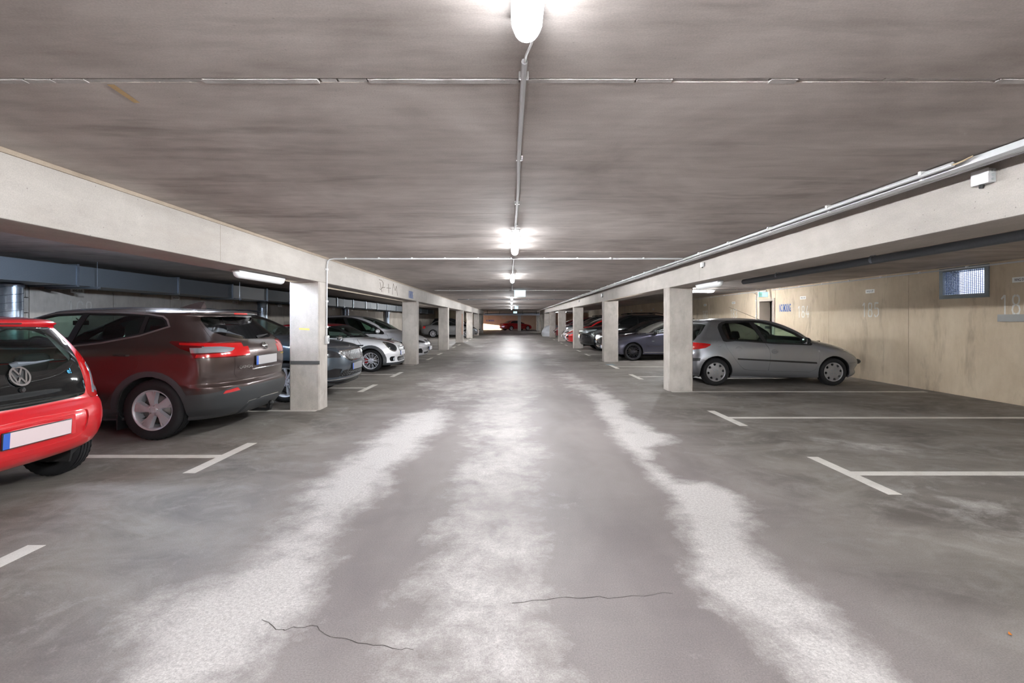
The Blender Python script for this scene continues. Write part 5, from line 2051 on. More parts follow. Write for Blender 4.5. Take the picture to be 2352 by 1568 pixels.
W206 = [(0.726, 1.206), (0.754, 1.273), (0.82, 1.312), (0.95, 1.336), (1.42, 1.348), (1.65, 1.330), (1.83, 1.290), (2.05, 1.213), (2.327, 1.090), (2.49, 0.985),
        (2.60, 0.895), (2.62, 0.868), (2.60, 0.853), (2.46, 0.857), (1.828, 0.882), (1.642, 0.898), (1.3, 0.925), (1.03, 0.940), (0.84, 0.925), (0.790, 0.940), (0.754, 1.06)]
P206 = dict(
    L=3.83, halfw=0.83, paint=paint('silver paint', rgb(140, 142, 148), 0.75, 0.36),
    front=[(3.45, 0.17), (3.70, 0.19), (3.775, 0.26), (3.755, 0.33), (3.80, 0.40), (3.83, 0.47), (3.81, 0.545), (3.775, 0.60), (3.71, 0.665), (3.60, 0.735), (3.42, 0.81), (3.2, 0.878),
           (3.0, 0.922), (2.86, 0.955), (2.62, 1.10), (2.35, 1.235), (2.10, 1.325), (1.85, 1.378), (1.6, 1.405), (1.35, 1.415)],
    rear=[(0.30, 0.17), (0.09, 0.22), (0.03, 0.34), (0.0, 0.47), (0.01, 0.58), (0.07, 0.68), (0.09, 0.80), (0.14, 0.92), (0.26, 1.10), (0.40, 1.285), (0.405, 1.325),
          (0.35, 1.345), (0.42, 1.362), (0.75, 1.395), (1.05, 1.411), (1.35, 1.415)],
    width=[(0.17, 0.74), (0.22, 0.79), (0.30, 0.815), (0.42, 0.826), (0.58, 0.83), (0.72, 0.822), (0.84, 0.803), (0.90, 0.785), (0.96, 0.755), (1.08, 0.705), (1.22, 0.645), (1.33, 0.59), (1.36, 0.56)],
    af=[(0.2, 0.62), (0.5, 0.70), (0.75, 0.82), (0.92, 0.85), (0.98, 0.50), (1.1, 0.36), (1.4, 0.34)], nf=[(0.2, 2.7), (0.8, 2.8), (1.0, 2.6), (1.4, 2.6)],
    ar=[(0.2, 0.30), (0.6, 0.36), (1.0, 0.34), (1.33, 0.24), (1.4, 0.24)], nr=[(0.2, 3.0), (1.4, 2.8)],
    wedge=0.03, flare=0.014, arch=0.335, wheels_xr=[(0.625, 0.29), (3.067, 0.29)], r=0.29, rim=0.19, tyre_w=0.175, style='cover', rim_mat=M_cover, spin=0.25,
    regions=[
        ('window_trim', 'side', offset_poly(W206, 0.012)),
        ('rear_door', 'side', rounded([(1.642, 0.89), (1.72, 0.77), (1.738, 0.65), (1.728, 0.484), (1.692, 0.312), (1.36, 0.328), (1.21, 0.346), (1.12, 0.418), (1.01, 0.562), (0.865, 0.77), (0.80, 0.92), (1.03, 0.935)], 0.02), dict(gap=0.005, over=('body',))),
        ('front_door', 'side', rounded([(1.652, 0.89), (1.731, 0.77), (1.749, 0.65), (1.739, 0.484), (1.702, 0.312), (2.56, 0.292), (2.67, 0.342), (2.737, 0.486), (2.765, 0.652), (2.74, 0.80), (2.66, 0.90), (2.60, 0.85), (1.828, 0.88)], 0.02), dict(gap=0.005, over=('body',))),
        ('rear_window_side', 'side', [(0.80, 1.21), (0.83, 1.27), (0.90, 1.305), (1.40, 1.322), (1.615, 0.918), (1.3, 0.942), (1.03, 0.957), (0.88, 0.96), (0.83, 1.06)]),
        ('front_window', 'side', [(1.50, 1.318), (1.65, 1.305), (1.83, 1.262), (2.05, 1.183), (2.30, 1.068), (2.40, 0.995), (2.43, 0.880), (1.828, 0.902), (1.70, 0.912)]),
        ('windscreen', 'front', rounded([(-0.2, 0.985), (0.60, 1.00), (0.66, 1.03), (0.52, 1.355), (-0.2, 1.375)], 0.02), dict(ring=('glass_trim', 0.014), lim=(0, 1.9, 2.95))),
        ('back_window', 'rear', rounded([(-0.2, 0.90), (0.55, 0.905), (0.63, 0.95), (0.60, 1.10), (0.50, 1.265), (-0.2, 1.285)], 0.03), dict(ring=('glass_trim', 0.014), lim=(0, 0, 0.75))),
        ('back_window', 'side', [(0.10, 0.93), (0.20, 0.94), (0.36, 1.08), (0.50, 1.27), (0.35, 1.30), (0.1, 1.1)], dict(over=('body',))),
        ('tail_light', 'side', rounded([(-0.1, 0.905), (0.10, 0.905), (0.40, 0.885), (0.515, 0.868), (0.50, 0.840), (0.40, 0.79), (0.15, 0.745), (-0.1, 0.73)], 0.01), dict(over=('body',), gap=0.003)),
        ('tail_light', 'rear', [(0.52, 0.90), (0.9, 0.905), (0.9, 0.74), (0.62, 0.74)], dict(over=('body',), lim=(0, -1, 0.16))),
        ('rub_strip', 'side', rounded([(1.06, 0.578), (2.69, 0.498), (2.70, 0.462), (1.06, 0.548)], 0.016), dict(over=('front_door', 'rear_door', 'seam'))),
        ('bumper_dark', 'side', rounded([(-0.1, 0.585), (0.24, 0.575), (0.30, 0.55), (0.24, 0.52), (-0.1, 0.505)], 0.02), dict(over=('body',))),
        ('bumper_dark', 'rear', [(-0.2, 0.52), (0.9, 0.52), (0.9, 0.58), (-0.2, 0.58)], dict(over=('body',))),
        ('fuel_flap', 'side', circle(0.69, 0.875, 0.062, 18), dict(gap=0.003, over=('body',))),
        ('headlight', 'front', rounded([(0.28, 0.56), (0.45, 0.62), (0.66, 0.745), (0.72, 0.74), (0.72, 0.66), (0.60, 0.58), (0.40, 0.53)], 0.02), dict(over=('body',), gap=0.003)),
        ('intake', 'front', rounded([(-0.2, 0.27), (0.42, 0.27), (0.46, 0.34), (-0.2, 0.37)], 0.02), dict(over=('body',))),
        ('brake_light', 'rear', [(-0.1, 1.335), (0.10, 1.335), (0.10, 1.352), (-0.1, 1.352)], dict(over=('body',), lim=(0, 0, 0.6))),
        ('seamline', 'side', [(2.66, 0.345), (2.78, 0.338), (2.78, 0.334), (2.66, 0.341)], dict(over=('body',))),
        ('seam', 'side', [(3.38, 0.478), (3.72, 0.490), (3.72, 0.485), (3.38, 0.473)], dict(over=('body',))),
        ('seam', 'side', [(0.26, 0.552), (0.36, 0.545), (0.40, 0.51), (0.397, 0.505), (0.357, 0.54), (0.26, 0.547)], dict(over=('body',))),
    ],
    as_body=('seamline',),
    cabin=dict(seats=(0.85, 1.62), tub=(0.3, 2.95), tubw=0.68, dash=(2.52, 0.92), mirror_in=(2.13, 1.20), floor=0.30, seat_scale=0.92, seaty=0.95),
    wheel_side=1, mirror=(2.46, 0.75, 0.935), mirror_mat=M_trim, handles=[(1.09, 0.812, 0.765), (1.83, 0.818, 0.71)], handle_round=True, extra=extra_206,
    parts={'window_trim': ('window_trim', 'trim', 0.001, 0.014, True), 'rear_window_side': ('rear_door_window', 'tint', -0.004, 0.0, True), 'back_window': ('back_window', 'clear', -0.003, 0.0, False)},
)
# ------------------------------------------------------------------ small red city car (tail towards the aisle, left edge)
def ring_mesh(r0, r1, th, n=36):
    m = MB()
    m.lathe([(r0, 0), (r0, th), (r1, th), (r1, 0)], n, None, 'x', True, True)
    return m
def stroke(m, pts, w, x0, x1):
    """flat strokes in the local y/z plane"""
    for a, c in zip(pts, pts[1:]):
        a, c = Vector((0, *a)), Vector((0, *c))
        d = (c - a).normalized()
        n = Vector((0, -d.z, d.y)) * w / 2
        m.add([a - n + Vector((x0, 0, 0)), a + n + Vector((x0, 0, 0)), c + n + Vector((x0, 0, 0)), c - n + Vector((x0, 0, 0)),
               a - n + Vector((x1, 0, 0)), a + n + Vector((x1, 0, 0)), c + n + Vector((x1, 0, 0)), c - n + Vector((x1, 0, 0))],
              [(0, 1, 2, 3), (7, 6, 5, 4), (0, 4, 5, 1), (1, 5, 6, 2), (2, 6, 7, 3), (3, 7, 4, 0)])

def extra_up(root, s, sh):
    # round emblem with the two stacked letters
    e = ring_mesh(0.064, 0.078, 0.012).build('emblem', M_chrome, root)
    e.location, e.rotation_euler = (sh.skin_x(0, 0.945, False) - 0.006, 0, 0.945), (0, math.radians(-20), math.pi)
    m = MB()
    stroke(m, [(-0.030, 0.060), (0.0, 0.008), (0.030, 0.060)], 0.013, 0, 0.010)
    stroke(m, [(-0.058, 0.036), (-0.029, -0.056), (0.0, -0.010), (0.029, -0.056), (0.058, 0.036)], 0.013, 0, 0.010)
    m.build('emblem_letters', M_chrome, e)
    MB().lathe([(0.0, 0.001), (0.064, 0.001)], 24, None, 'x').build('emblem_ground', M_black, e)
    m = MB()
    m.lathe([(0.0, 0.0), (0.018, 0.0), (0.02, -0.012), (0.014, -0.02), (0.0, -0.02)], 16, Matrix.Translation((0.118, 0, 0.845)), 'x')
    m.build('hatch_lock', M_trim, root)
    w = MB()
    w.tube([(0.175, 0.02, 1.02), (0.160, 0.0, 1.035), (0.170, -0.16, 1.035), (0.195, -0.33, 1.045)], [0.026, 0.022, 0.010, 0.006], 8)
    w.build('rear_wiper', plain('wiper grey', rgb(96, 104, 112), 0.5), root)
    t = link('lettering', text_mesh('e!', 0.045, 0.0, 1.0, plain('cyan badge', rgb(70, 180, 226), 0.3), 'lettering', bold=0.02), root)
    t.location, t.rotation_euler = (sh.skin_x(0.42, 0.945, False) - 0.006, -0.42, 0.945), (math.radians(-20), 0, -math.pi / 2 + 0.12)
    p = plate(root, -0.012, 0.52, -1, mat=plain('washed plate', rgb(214, 196, 198), 0.6), tilt=-0.06)
    MB().box(0.02, 0.06, -0.34, 0.34, 0.445, 0.60).build('plate_pocket', s['paint'], root)
    m = MB()
    m.box(0.35, 0.95, -0.62, 0.62, 0.30, 0.80, 0.02)
    m.build('rear_bench', M_seat, root)
    for sd in (1, -1):                     # pale rear pillars inside, chunky tail lamp inlays
        m = MB()
        m.tube([(0.40, sd * 0.50, 1.26), (0.30, sd * 0.60, 1.05), (0.26, sd * 0.62, 0.96)], 0.03, 6)
        m.build('inner_pillar', plain('pale lining', rgb(176, 184, 186), 0.8), root)

UP_HG = [(-0.2, 0.715), (0.46, 0.728), (0.535, 0.74), (0.56, 0.79), (0.555, 0.90), (0.560, 1.06), (0.535, 1.20), (0.475, 1.302), (-0.2, 1.318)]
PUP = dict(
    L=3.54, halfw=0.82, paint=paint('red paint', rgb(204, 10, 26), 0.0, 0.30),
    front=[(3.25, 0.2), (3.48, 0.26), (3.54, 0.45), (3.50, 0.62), (3.38, 0.74), (3.0, 0.86), (2.75, 0.91), (2.35, 1.17), (1.95, 1.36), (1.4, 1.425)],
    rear=[(0.30, 0.255), (0.115, 0.285), (0.045, 0.345), (0.012, 0.44), (0.0, 0.53), (0.015, 0.60), (0.055, 0.665), (0.085, 0.70), (0.10, 0.76), (0.135, 0.92), (0.205, 1.10), (0.315, 1.29),
          (0.325, 1.315), (0.275, 1.328), (0.285, 1.36), (0.36, 1.378), (0.8, 1.412), (1.4, 1.425)],
    width=[(0.25, 0.77), (0.33, 0.80), (0.45, 0.82), (0.58, 0.822), (0.68, 0.80), (0.75, 0.782), (0.9, 0.765), (1.0, 0.735), (1.15, 0.675), (1.28, 0.60), (1.345, 0.555), (1.366, 0.535)],
    af=[(0.2, 0.5), (0.7, 0.6), (1.0, 0.4), (1.4, 0.35)], nf=[(0.2, 2.8), (1.4, 2.8)],
    ar=[(0.2, 0.36), (0.55, 0.36), (0.7, 0.30), (1.0, 0.27), (1.3, 0.22), (1.4, 0.22)], nr=[(0.2, 2.7), (0.6, 2.8), (0.75, 3.6), (1.1, 3.4), (1.3, 3.2)],
    wedge=0.02, flare=0.01, arch=0.33, wheels_xr=[(0.52, 0.285), (2.93, 0.285)], r=0.285, rim=0.185, tyre_w=0.175, style='seven', rim_mat=M_alloy, tuck=0.05,
    regions=[
        ('hatch_glass', 'rear', rounded(UP_HG, 0.03), dict(gap=0.005, lim=(0, -1, 0.9))),
        ('tail_light', 'rear', rounded([(0.572, 1.06), (0.565, 0.90), (0.568, 0.74), (0.60, 0.70), (0.735, 0.695), (0.752, 0.74), (0.735, 0.90), (0.690, 1.02), (0.62, 1.105)], 0.012), dict(over=('body',), gap=0.004, lim=(0, -1, 0.7))),
        ('tail_light_clear', 'rear', [(0.640, 0.985), (0.668, 0.995), (0.690, 0.905), (0.675, 0.80), (0.725, 0.762), (0.710, 0.735), (0.665, 0.76), (0.655, 0.732), (0.622, 0.738), (0.640, 0.80), (0.655, 0.905)], dict(over=('tail_light',), lim=(0, -1, 0.7))),
        ('back_window', 'rear', rounded([(-0.2, 0.965), (0.30, 0.97), (0.50, 1.035), (0.52, 1.07), (0.46, 1.20), (0.37, 1.295), (-0.2, 1.30)], 0.03), dict(over=('hatch_glass',), lim=(0, -1, 0.9))),
        ('quarter_window', 'side', rounded([(0.42, 1.02), (1.15, 0.98), (1.15, 1.30), (0.62, 1.29), (0.50, 1.22)], 0.05), dict(ring=('window_trim', 0.01))),
        ('front_window', 'side', rounded([(1.22, 0.97), (2.42, 0.95), (2.0, 1.27), (1.22, 1.30)], 0.03), dict(ring=('window_trim', 0.01))),
        ('windscreen', 'front', [(-0.2, 0.95), (0.64, 0.98), (0.50, 1.34), (-0.2, 1.36)], dict(ring=('glass_trim', 0.012), lim=(0, 1.5, 2.9))),
        ('bumper', 'rear', rounded([(-0.2, 0.20), (0.70, 0.20), (0.70, 0.33), (0.62, 0.365), (-0.2, 0.365)], 0.03), dict(over=('body',), gap=0.003)),
        ('tailgate', 'rear', rounded([(-0.2, 0.405), (0.36, 0.405), (0.45, 0.44), (0.49, 0.62), (-0.2, 0.645)], 0.03), dict(over=('body',))),
        ('brake_light', 'rear', rounded([(-0.2, 1.332), (0.16, 1.332), (0.16, 1.345), (-0.2, 1.345)], 0.004), dict(over=('body',), lim=(0, -1, 0.4))),
        ('front_door', 'side', rounded([(1.20, 0.30), (2.4, 0.30), (2.55, 0.6), (2.5, 0.92), (1.18, 0.95)], 0.05), dict(over=('body',), gap=0.004)),
    ],
    parts={'back_window': ('back_window', 'clear', 0.001, 0.0, False), 'tailgate': ('plate_recess', None, -0.010, 0.014, False), 'brake_light': ('brake_light', 'redd', 0.002, 0.01, False),
           'quarter_window': ('quarter_window', 'clear', -0.004, 0, True), 'tail_light_clear': ('tail_light_lens', 'lamp', 0.006, 0.004, True)},
    cabin=dict(seats=(0.80, 1.55), tub=(0.3, 2.7), tubw=0.66, dash=(2.35, 0.90), mirror_in=(2.0, 1.2), floor=0.28, seat_scale=0.9), mirror=(2.25, 0.78, 0.95), extra=extra_up,
)

# ------------------------------------------------------------------ brown crossover (tail towards the aisle)
def extra_q(root, s, sh):
    e = ring_mesh(0.040, 0.052, 0.012).build('emblem', M_chrome, root)
    e.location, e.rotation_euler = (sh.skin_x(0, 1.035, False) - 0.008, 0, 1.035), (0, math.radians(-24), math.pi)
    MB().box(0.0, 0.014, -0.066, 0.066, -0.011, 0.011, 0.002).build('emblem_bar', M_chrome, e)
    t = link('lettering', text_mesh('QASHQAI', 0.038, 0.0, 1.15, M_chrome, 'lettering', bold=0.012), root)
    t.location, t.rotation_euler = (sh.skin_x(0.45, 0.80, False) - 0.016, 0.45, 0.800), (0, 0, -math.pi / 2 - math.atan((sh.skin_x(0.56, 0.8, False) - sh.skin_x(0.34, 0.8, False)) / 0.22))
    m = MB()                               # small gold script badge
    pts = [(-0.06, 0.0), (-0.04, 0.016), (-0.03, -0.008), (-0.01, 0.014), (0.0, -0.006), (0.03, 0.008), (0.06, 0.0)]
    m.tube([(sh.skin_x(0.50, 0.905, False) - 0.004 + 0.15 * p[0] * -1, -0.50 + p[0], 0.905 + p[1]) for p in pts], 0.004, 5)
    m.build('script_badge', plain('gold letters', rgb(196, 170, 90), 0.4, 0.6), root)
    plate(root, sh.skin_x(0.1, 0.86, False) - 0.008, 0.86, -1, mat=M_plateg, tilt=0.0)
    m = MB()
    m.box(-0.008, 0.03, -0.36, 0.36, 0.755, 0.772, 0.005)
    m.build('plate_strip', M_chrome, root)
    w = MB()
    w.tube([(0.16, -0.02, 1.135), (0.145, -0.05, 1.15), (0.16, -0.22, 1.165), (0.19, -0.36, 1.175)], [0.026, 0.022, 0.012, 0.006], 8)
    w.build('rear_wiper', M_trim, root)
    f = MB()
    V = [(1.18, 0.0, 1.52), (0.86, 0.032, 1.515), (0.80, 0.0, 1.515), (0.86, -0.032, 1.515), (0.83, 0.0, 1.61), (0.90, 0.0, 1.605)]
    f.add(V, [(0, 1, 5), (1, 2, 4), (1, 4, 5), (3, 0, 5), (2, 3, 4), (3, 5, 4)])
    f.build('shark_fin', s['paint'], root)
    for sd in (1, -1):
        m = MB()
        m.box(1.26, 1.28, sd * 0.76 - 0.11, sd * 0.76 + 0.11, 0.12, 0.30, 0.003)
        m.build('mud_flap', M_black, root)
    m = MB()                               # tow ball under the bumper
    m.tube([(0.25, 0.0, 0.20), (0.02, 0.0, 0.20), (-0.03, 0.0, 0.21), (-0.04, 0.0, 0.27)], 0.022, 8)
    bm = bmesh.new()
    bmesh.ops.create_uvsphere(bm, u_segments=12, v_segments=8, radius=0.032)
    m.bm(bm, Matrix.Translation((-0.04, 0, 0.29)), True)
    m.build('tow_hook', M_black, root)
    m = MB()
    m.box(0.02, 0.06, -0.16, -0.08, 0.19, 0.26, 0.006)
    m.build('tow_socket', M_black, root)

QW = [(0.755, 1.295), (0.80, 1.36), (0.86, 1.398), (1.05, 1.425), (1.40, 1.445), (1.80, 1.452), (2.15, 1.435), (2.5, 1.35), (2.9, 1.19), (3.12, 1.08), (2.6, 1.05), (2.1, 1.055), (1.80, 1.075), (1.45, 1.115), (1.05, 1.195)]
PQ = dict(
    L=4.39, halfw=0.905, paint=paint('brown metallic paint', rgb(70, 57, 54), 0.6, 0.30),
    front=[(4.1, 0.22), (4.32, 0.32), (4.39, 0.5), (4.37, 0.7), (4.30, 0.85), (4.1, 0.95), (3.6, 1.04), (3.25, 1.09), (2.9, 1.26), (2.5, 1.43), (2.3, 1.49), (2.0, 1.525), (1.75, 1.535)],
    rear=[(0.30, 0.215), (0.13, 0.24), (0.055, 0.32), (0.02, 0.42), (0.0, 0.53), (0.005, 0.60), (0.05, 0.635), (0.045, 0.70), (0.03, 0.78), (0.025, 0.90), (0.04, 1.0), (0.085, 1.085), (0.16, 1.15),
          (0.30, 1.27), (0.44, 1.40), (0.445, 1.425), (0.355, 1.435), (0.36, 1.462), (0.5, 1.488), (1.0, 1.52), (1.75, 1.535)],
    width=[(0.215, 0.79), (0.28, 0.85), (0.40, 0.885), (0.55, 0.90), (0.75, 0.898), (0.9, 0.902), (1.02, 0.892), (1.08, 0.865), (1.15, 0.825), (1.28, 0.76), (1.40, 0.69), (1.455, 0.635), (1.475, 0.60)],
    af=[(0.2, 0.6), (0.9, 0.8), (1.05, 0.6), (1.2, 0.4), (1.55, 0.35)], nf=[(0.2, 2.8), (1.5, 2.7)],
    ar=[(0.2, 0.42), (0.55, 0.46), (0.75, 0.44), (1.0, 0.46), (1.15, 0.42), (1.4, 0.32), (1.5, 0.3)], nr=[(0.2, 2.9), (0.7, 2.8), (1.1, 2.6), (1.4, 2.8)],
    wedge=0.03, flare=0.018, arch=0.385, clad=0.062, wheels_xr=[(0.875, 0.345), (3.52, 0.345)], r=0.345, rim=0.222, tyre_w=0.215, style='five', rim_mat=M_alloy, sill=0.36, tuck=0.035, spin=0.3,
    regions=[
        ('rear_door', 'side', rounded([(0.98, 0.86, 0.1), (1.05, 1.0), (1.05, 1.19), (1.05, 1.42), (1.82, 1.45), (1.95, 1.0), (1.93, 0.37), (1.42, 0.37, 0.1), (1.30, 0.55, 0.15)], 0.02), dict(over=('body',), gap=0.004)),
        ('front_door', 'side', rounded([(1.94, 0.37), (1.96, 1.0), (1.84, 1.45), (2.2, 1.44), (2.95, 1.19), (3.15, 1.05), (3.10, 0.50), (3.0, 0.37)], 0.02), dict(over=('body',), gap=0.004)),
        ('chrome_trim', 'side', offset_poly(QW, 0.018)),
        ('window_trim', 'side', offset_poly(QW, 0.0)),
        ('quarter_window', 'side', [(0.785, 1.292), (0.82, 1.35), (0.87, 1.382), (1.02, 1.405), (1.02, 1.220)]),
        ('rear_window_side', 'side', [(1.07, 1.210), (1.07, 1.410), (1.40, 1.428), (1.755, 1.436), (1.80, 1.09), (1.45, 1.132)]),
        ('front_window', 'side', [(1.83, 1.436), (2.15, 1.418), (2.48, 1.335), (2.86, 1.18), (3.02, 1.09), (2.6, 1.066), (2.1, 1.07), (1.88, 1.08)]),
        ('tailgate', 'rear', rounded([(-0.2, 0.655), (0.52, 0.665), (0.60, 0.72), (0.60, 0.95), (0.66, 1.08), (0.72, 1.15), (0.655, 1.30), (0.60, 1.425), (-0.2, 1.43)], 0.03), dict(over=('body',), gap=0.004, lim=(0, -1, 0.8))),
        ('back_window', 'rear', rounded([(-0.2, 1.122), (0.35, 1.135), (0.55, 1.175), (0.645, 1.235), (0.625, 1.32), (0.575, 1.405), (-0.2, 1.418)], 0.035), dict(over=('tailgate', 'body', 'seam'), lim=(0, -1, 0.8))),
        ('tail_light_dark', 'side', rounded([(-0.1, 1.085), (0.30, 1.115), (0.66, 1.128), (0.68, 1.112), (0.55, 1.050), (0.43, 1.005), (0.40, 0.930), (-0.1, 0.930)], 0.015), dict(over=('body', 'tailgate', 'seam'))),
        ('tail_light_dark', 'rear', rounded([(0.42, 1.055), (0.50, 1.085), (0.70, 1.10), (1.0, 1.11), (1.0, 0.93), (0.62, 0.945), (0.52, 0.97)], 0.015), dict(over=('body', 'tailgate', 'seam'), lim=(0, -1, 0.5))),
        ('tail_light', 'side', rounded([(-0.1, 1.075), (0.30, 1.100), (0.56, 1.108), (0.55, 1.085), (0.30, 1.072), (0.12, 1.062), (0.10, 0.985), (0.36, 0.975), (0.37, 0.942), (-0.1, 0.942)], 0.005), dict(over=('tail_light_dark',))),
        ('tail_light', 'rear', [(0.43, 1.052), (0.52, 1.078), (0.70, 1.09), (1.0, 1.10), (1.0, 1.065), (0.72, 1.058), (0.56, 1.035), (0.62, 1.0), (0.75, 0.98), (1.0, 0.975), (1.0, 0.94), (0.62, 0.955), (0.53, 0.978)], dict(over=('tail_light_dark',), lim=(0, -1, 0.3))),
        ('tail_light_clear', 'side', [(-0.1, 1.052), (0.10, 1.056), (0.32, 1.062), (0.30, 0.995), (-0.1, 0.985)], dict(over=('tail_light_dark',))),
        ('tail_light_clear', 'rear', [(0.60, 1.025), (0.74, 1.052), (1.0, 1.05), (1.0, 0.99), (0.70, 0.995)], dict(over=('tail_light_dark',), lim=(0, -1, 0.5))),
        ('bumper_dark', 'rear', rounded([(-0.2, 0.0), (1.0, 0.0), (1.0, 0.50), (0.80, 0.545), (0.62, 0.595), (0.55, 0.565), (-0.2, 0.575)], 0.02), dict(lim=(0, -1, 0.42))),
        ('bumper_dark', 'side', [(-0.1, 0.0), (0.55, 0.0), (0.55, 0.43), (0.30, 0.47), (0.12, 0.545), (-0.1, 0.56)], dict()),
        ('silver_skirt', 'rear', rounded([(-0.2, 0.0), (0.44, 0.0), (0.44, 0.255), (0.36, 0.36), (-0.2, 0.375)], 0.03), dict(over=('bumper_dark',), lim=(0, -1, 0.4))),
        ('chrome_trim', 'rear', [(-0.2, 0.380), (0.37, 0.366), (0.452, 0.258), (0.468, 0.262), (0.382, 0.380), (-0.2, 0.394)], dict(over=('bumper_dark', 'silver_skirt'), lim=(0, -1, 0.4))),
        ('reflector', 'rear', rounded([(0.56, 0.535), (0.76, 0.515), (0.74, 0.55), (0.60, 0.572)], 0.006), dict(over=('bumper_dark', 'body', 'bumper'), lim=(0, -1, 0.45))),
        ('brake_light', 'rear', [(-0.2, 1.438), (0.15, 1.438), (0.15, 1.456), (-0.2, 1.456)], dict(lim=(0, -1, 0.6))),
        ('windscreen', 'front', [(-0.2, 1.11), (0.70, 1.13), (0.60, 1.46), (-0.2, 1.49)], dict(ring=('glass_trim', 0.012), lim=(0, 2.1, 3.4))),
    ],
    parts={'silver_skirt': ('bumper_insert', 'clad', 0.016, 0.02, False), 'back_window': ('back_window', 'tint', 0.001, 0.0, False), 'window_trim': ('window_trim', 'trim', 0.0, 0.014, True)},
    cabin=dict(seats=(1.25, 2.1), tub=(0.4, 3.2), tubw=0.72, dash=(2.95, 1.04), mirror_in=(2.45, 1.33), floor=0.40, seat_scale=1.0), mirror=(2.75, 0.86, 1.10),
    handles=[(1.20, 0.895, 0.965), (2.12, 0.90, 0.955)], extra=extra_q,
)

# ------------------------------------------------------------------ white coupe with a red roof (nose to the aisle)
M_white_p = paint('white paint', rgb(226, 226, 228), 0.1, 0.3)
def extra_mini(root, s, sh):
    plate(root, 3.73, 0.475, 1, mat=M_plate, tilt=0.05)
    for sd in (1, -1):
        m = MB()
        m.lathe([(0.125, 0.0), (0.135, 0.012), (0.145, 0.0)], 30, Matrix.Translation((3.47, sd * 0.585, 0.665)) @ Matrix.Rotation(math.radians(sd * 24), 4, 'Z') @ Matrix.Rotation(math.radians(-38), 4, 'Y'), 'x')
        m.build('headlight_ring', M_chrome, root)
        m = MB()
        yy = sh.hw(2.80, 0.70)
        m.box(2.71, 2.89, sd * yy - 0.006, sd * yy + 0.006, 0.68, 0.72, 0.005)
        m.build('side_scuttle', M_trim, root)
        m = MB()
        m.tube([(3.62, sd * 0.60, 0.33), (3.64, sd * 0.60, 0.33)], 0.045, 14)
        m.build('fog_light', M_clearlens, root)
    m = MB()
    for k in range(5):
        z = 0.548 + 0.022 * k
        x = sh.skin_x(0.0, z) - 0.012
        m.tube([(sh.skin_x(abs(y), z) - 0.010, y, z) for y in (-0.28, -0.2, -0.1, 0, 0.1, 0.2, 0.28)], 0.004, 5)
    m.build('grille_bars', M_grille, root)
    m = MB()
    m.box(3.33, 3.45, -0.15, 0.15, 0.818, 0.845, 0.012)
    m.build('bonnet_scoop', M_trim, root)
    m = MB()
    m.tube([(2.72, -0.30, 0.965), (2.62, -0.05, 1.03)], 0.008, 5)
    m.tube([(2.70, 0.30, 0.965), (2.60, 0.52, 1.0)], 0.008, 5)
    m.build('wiper', M_black, root)
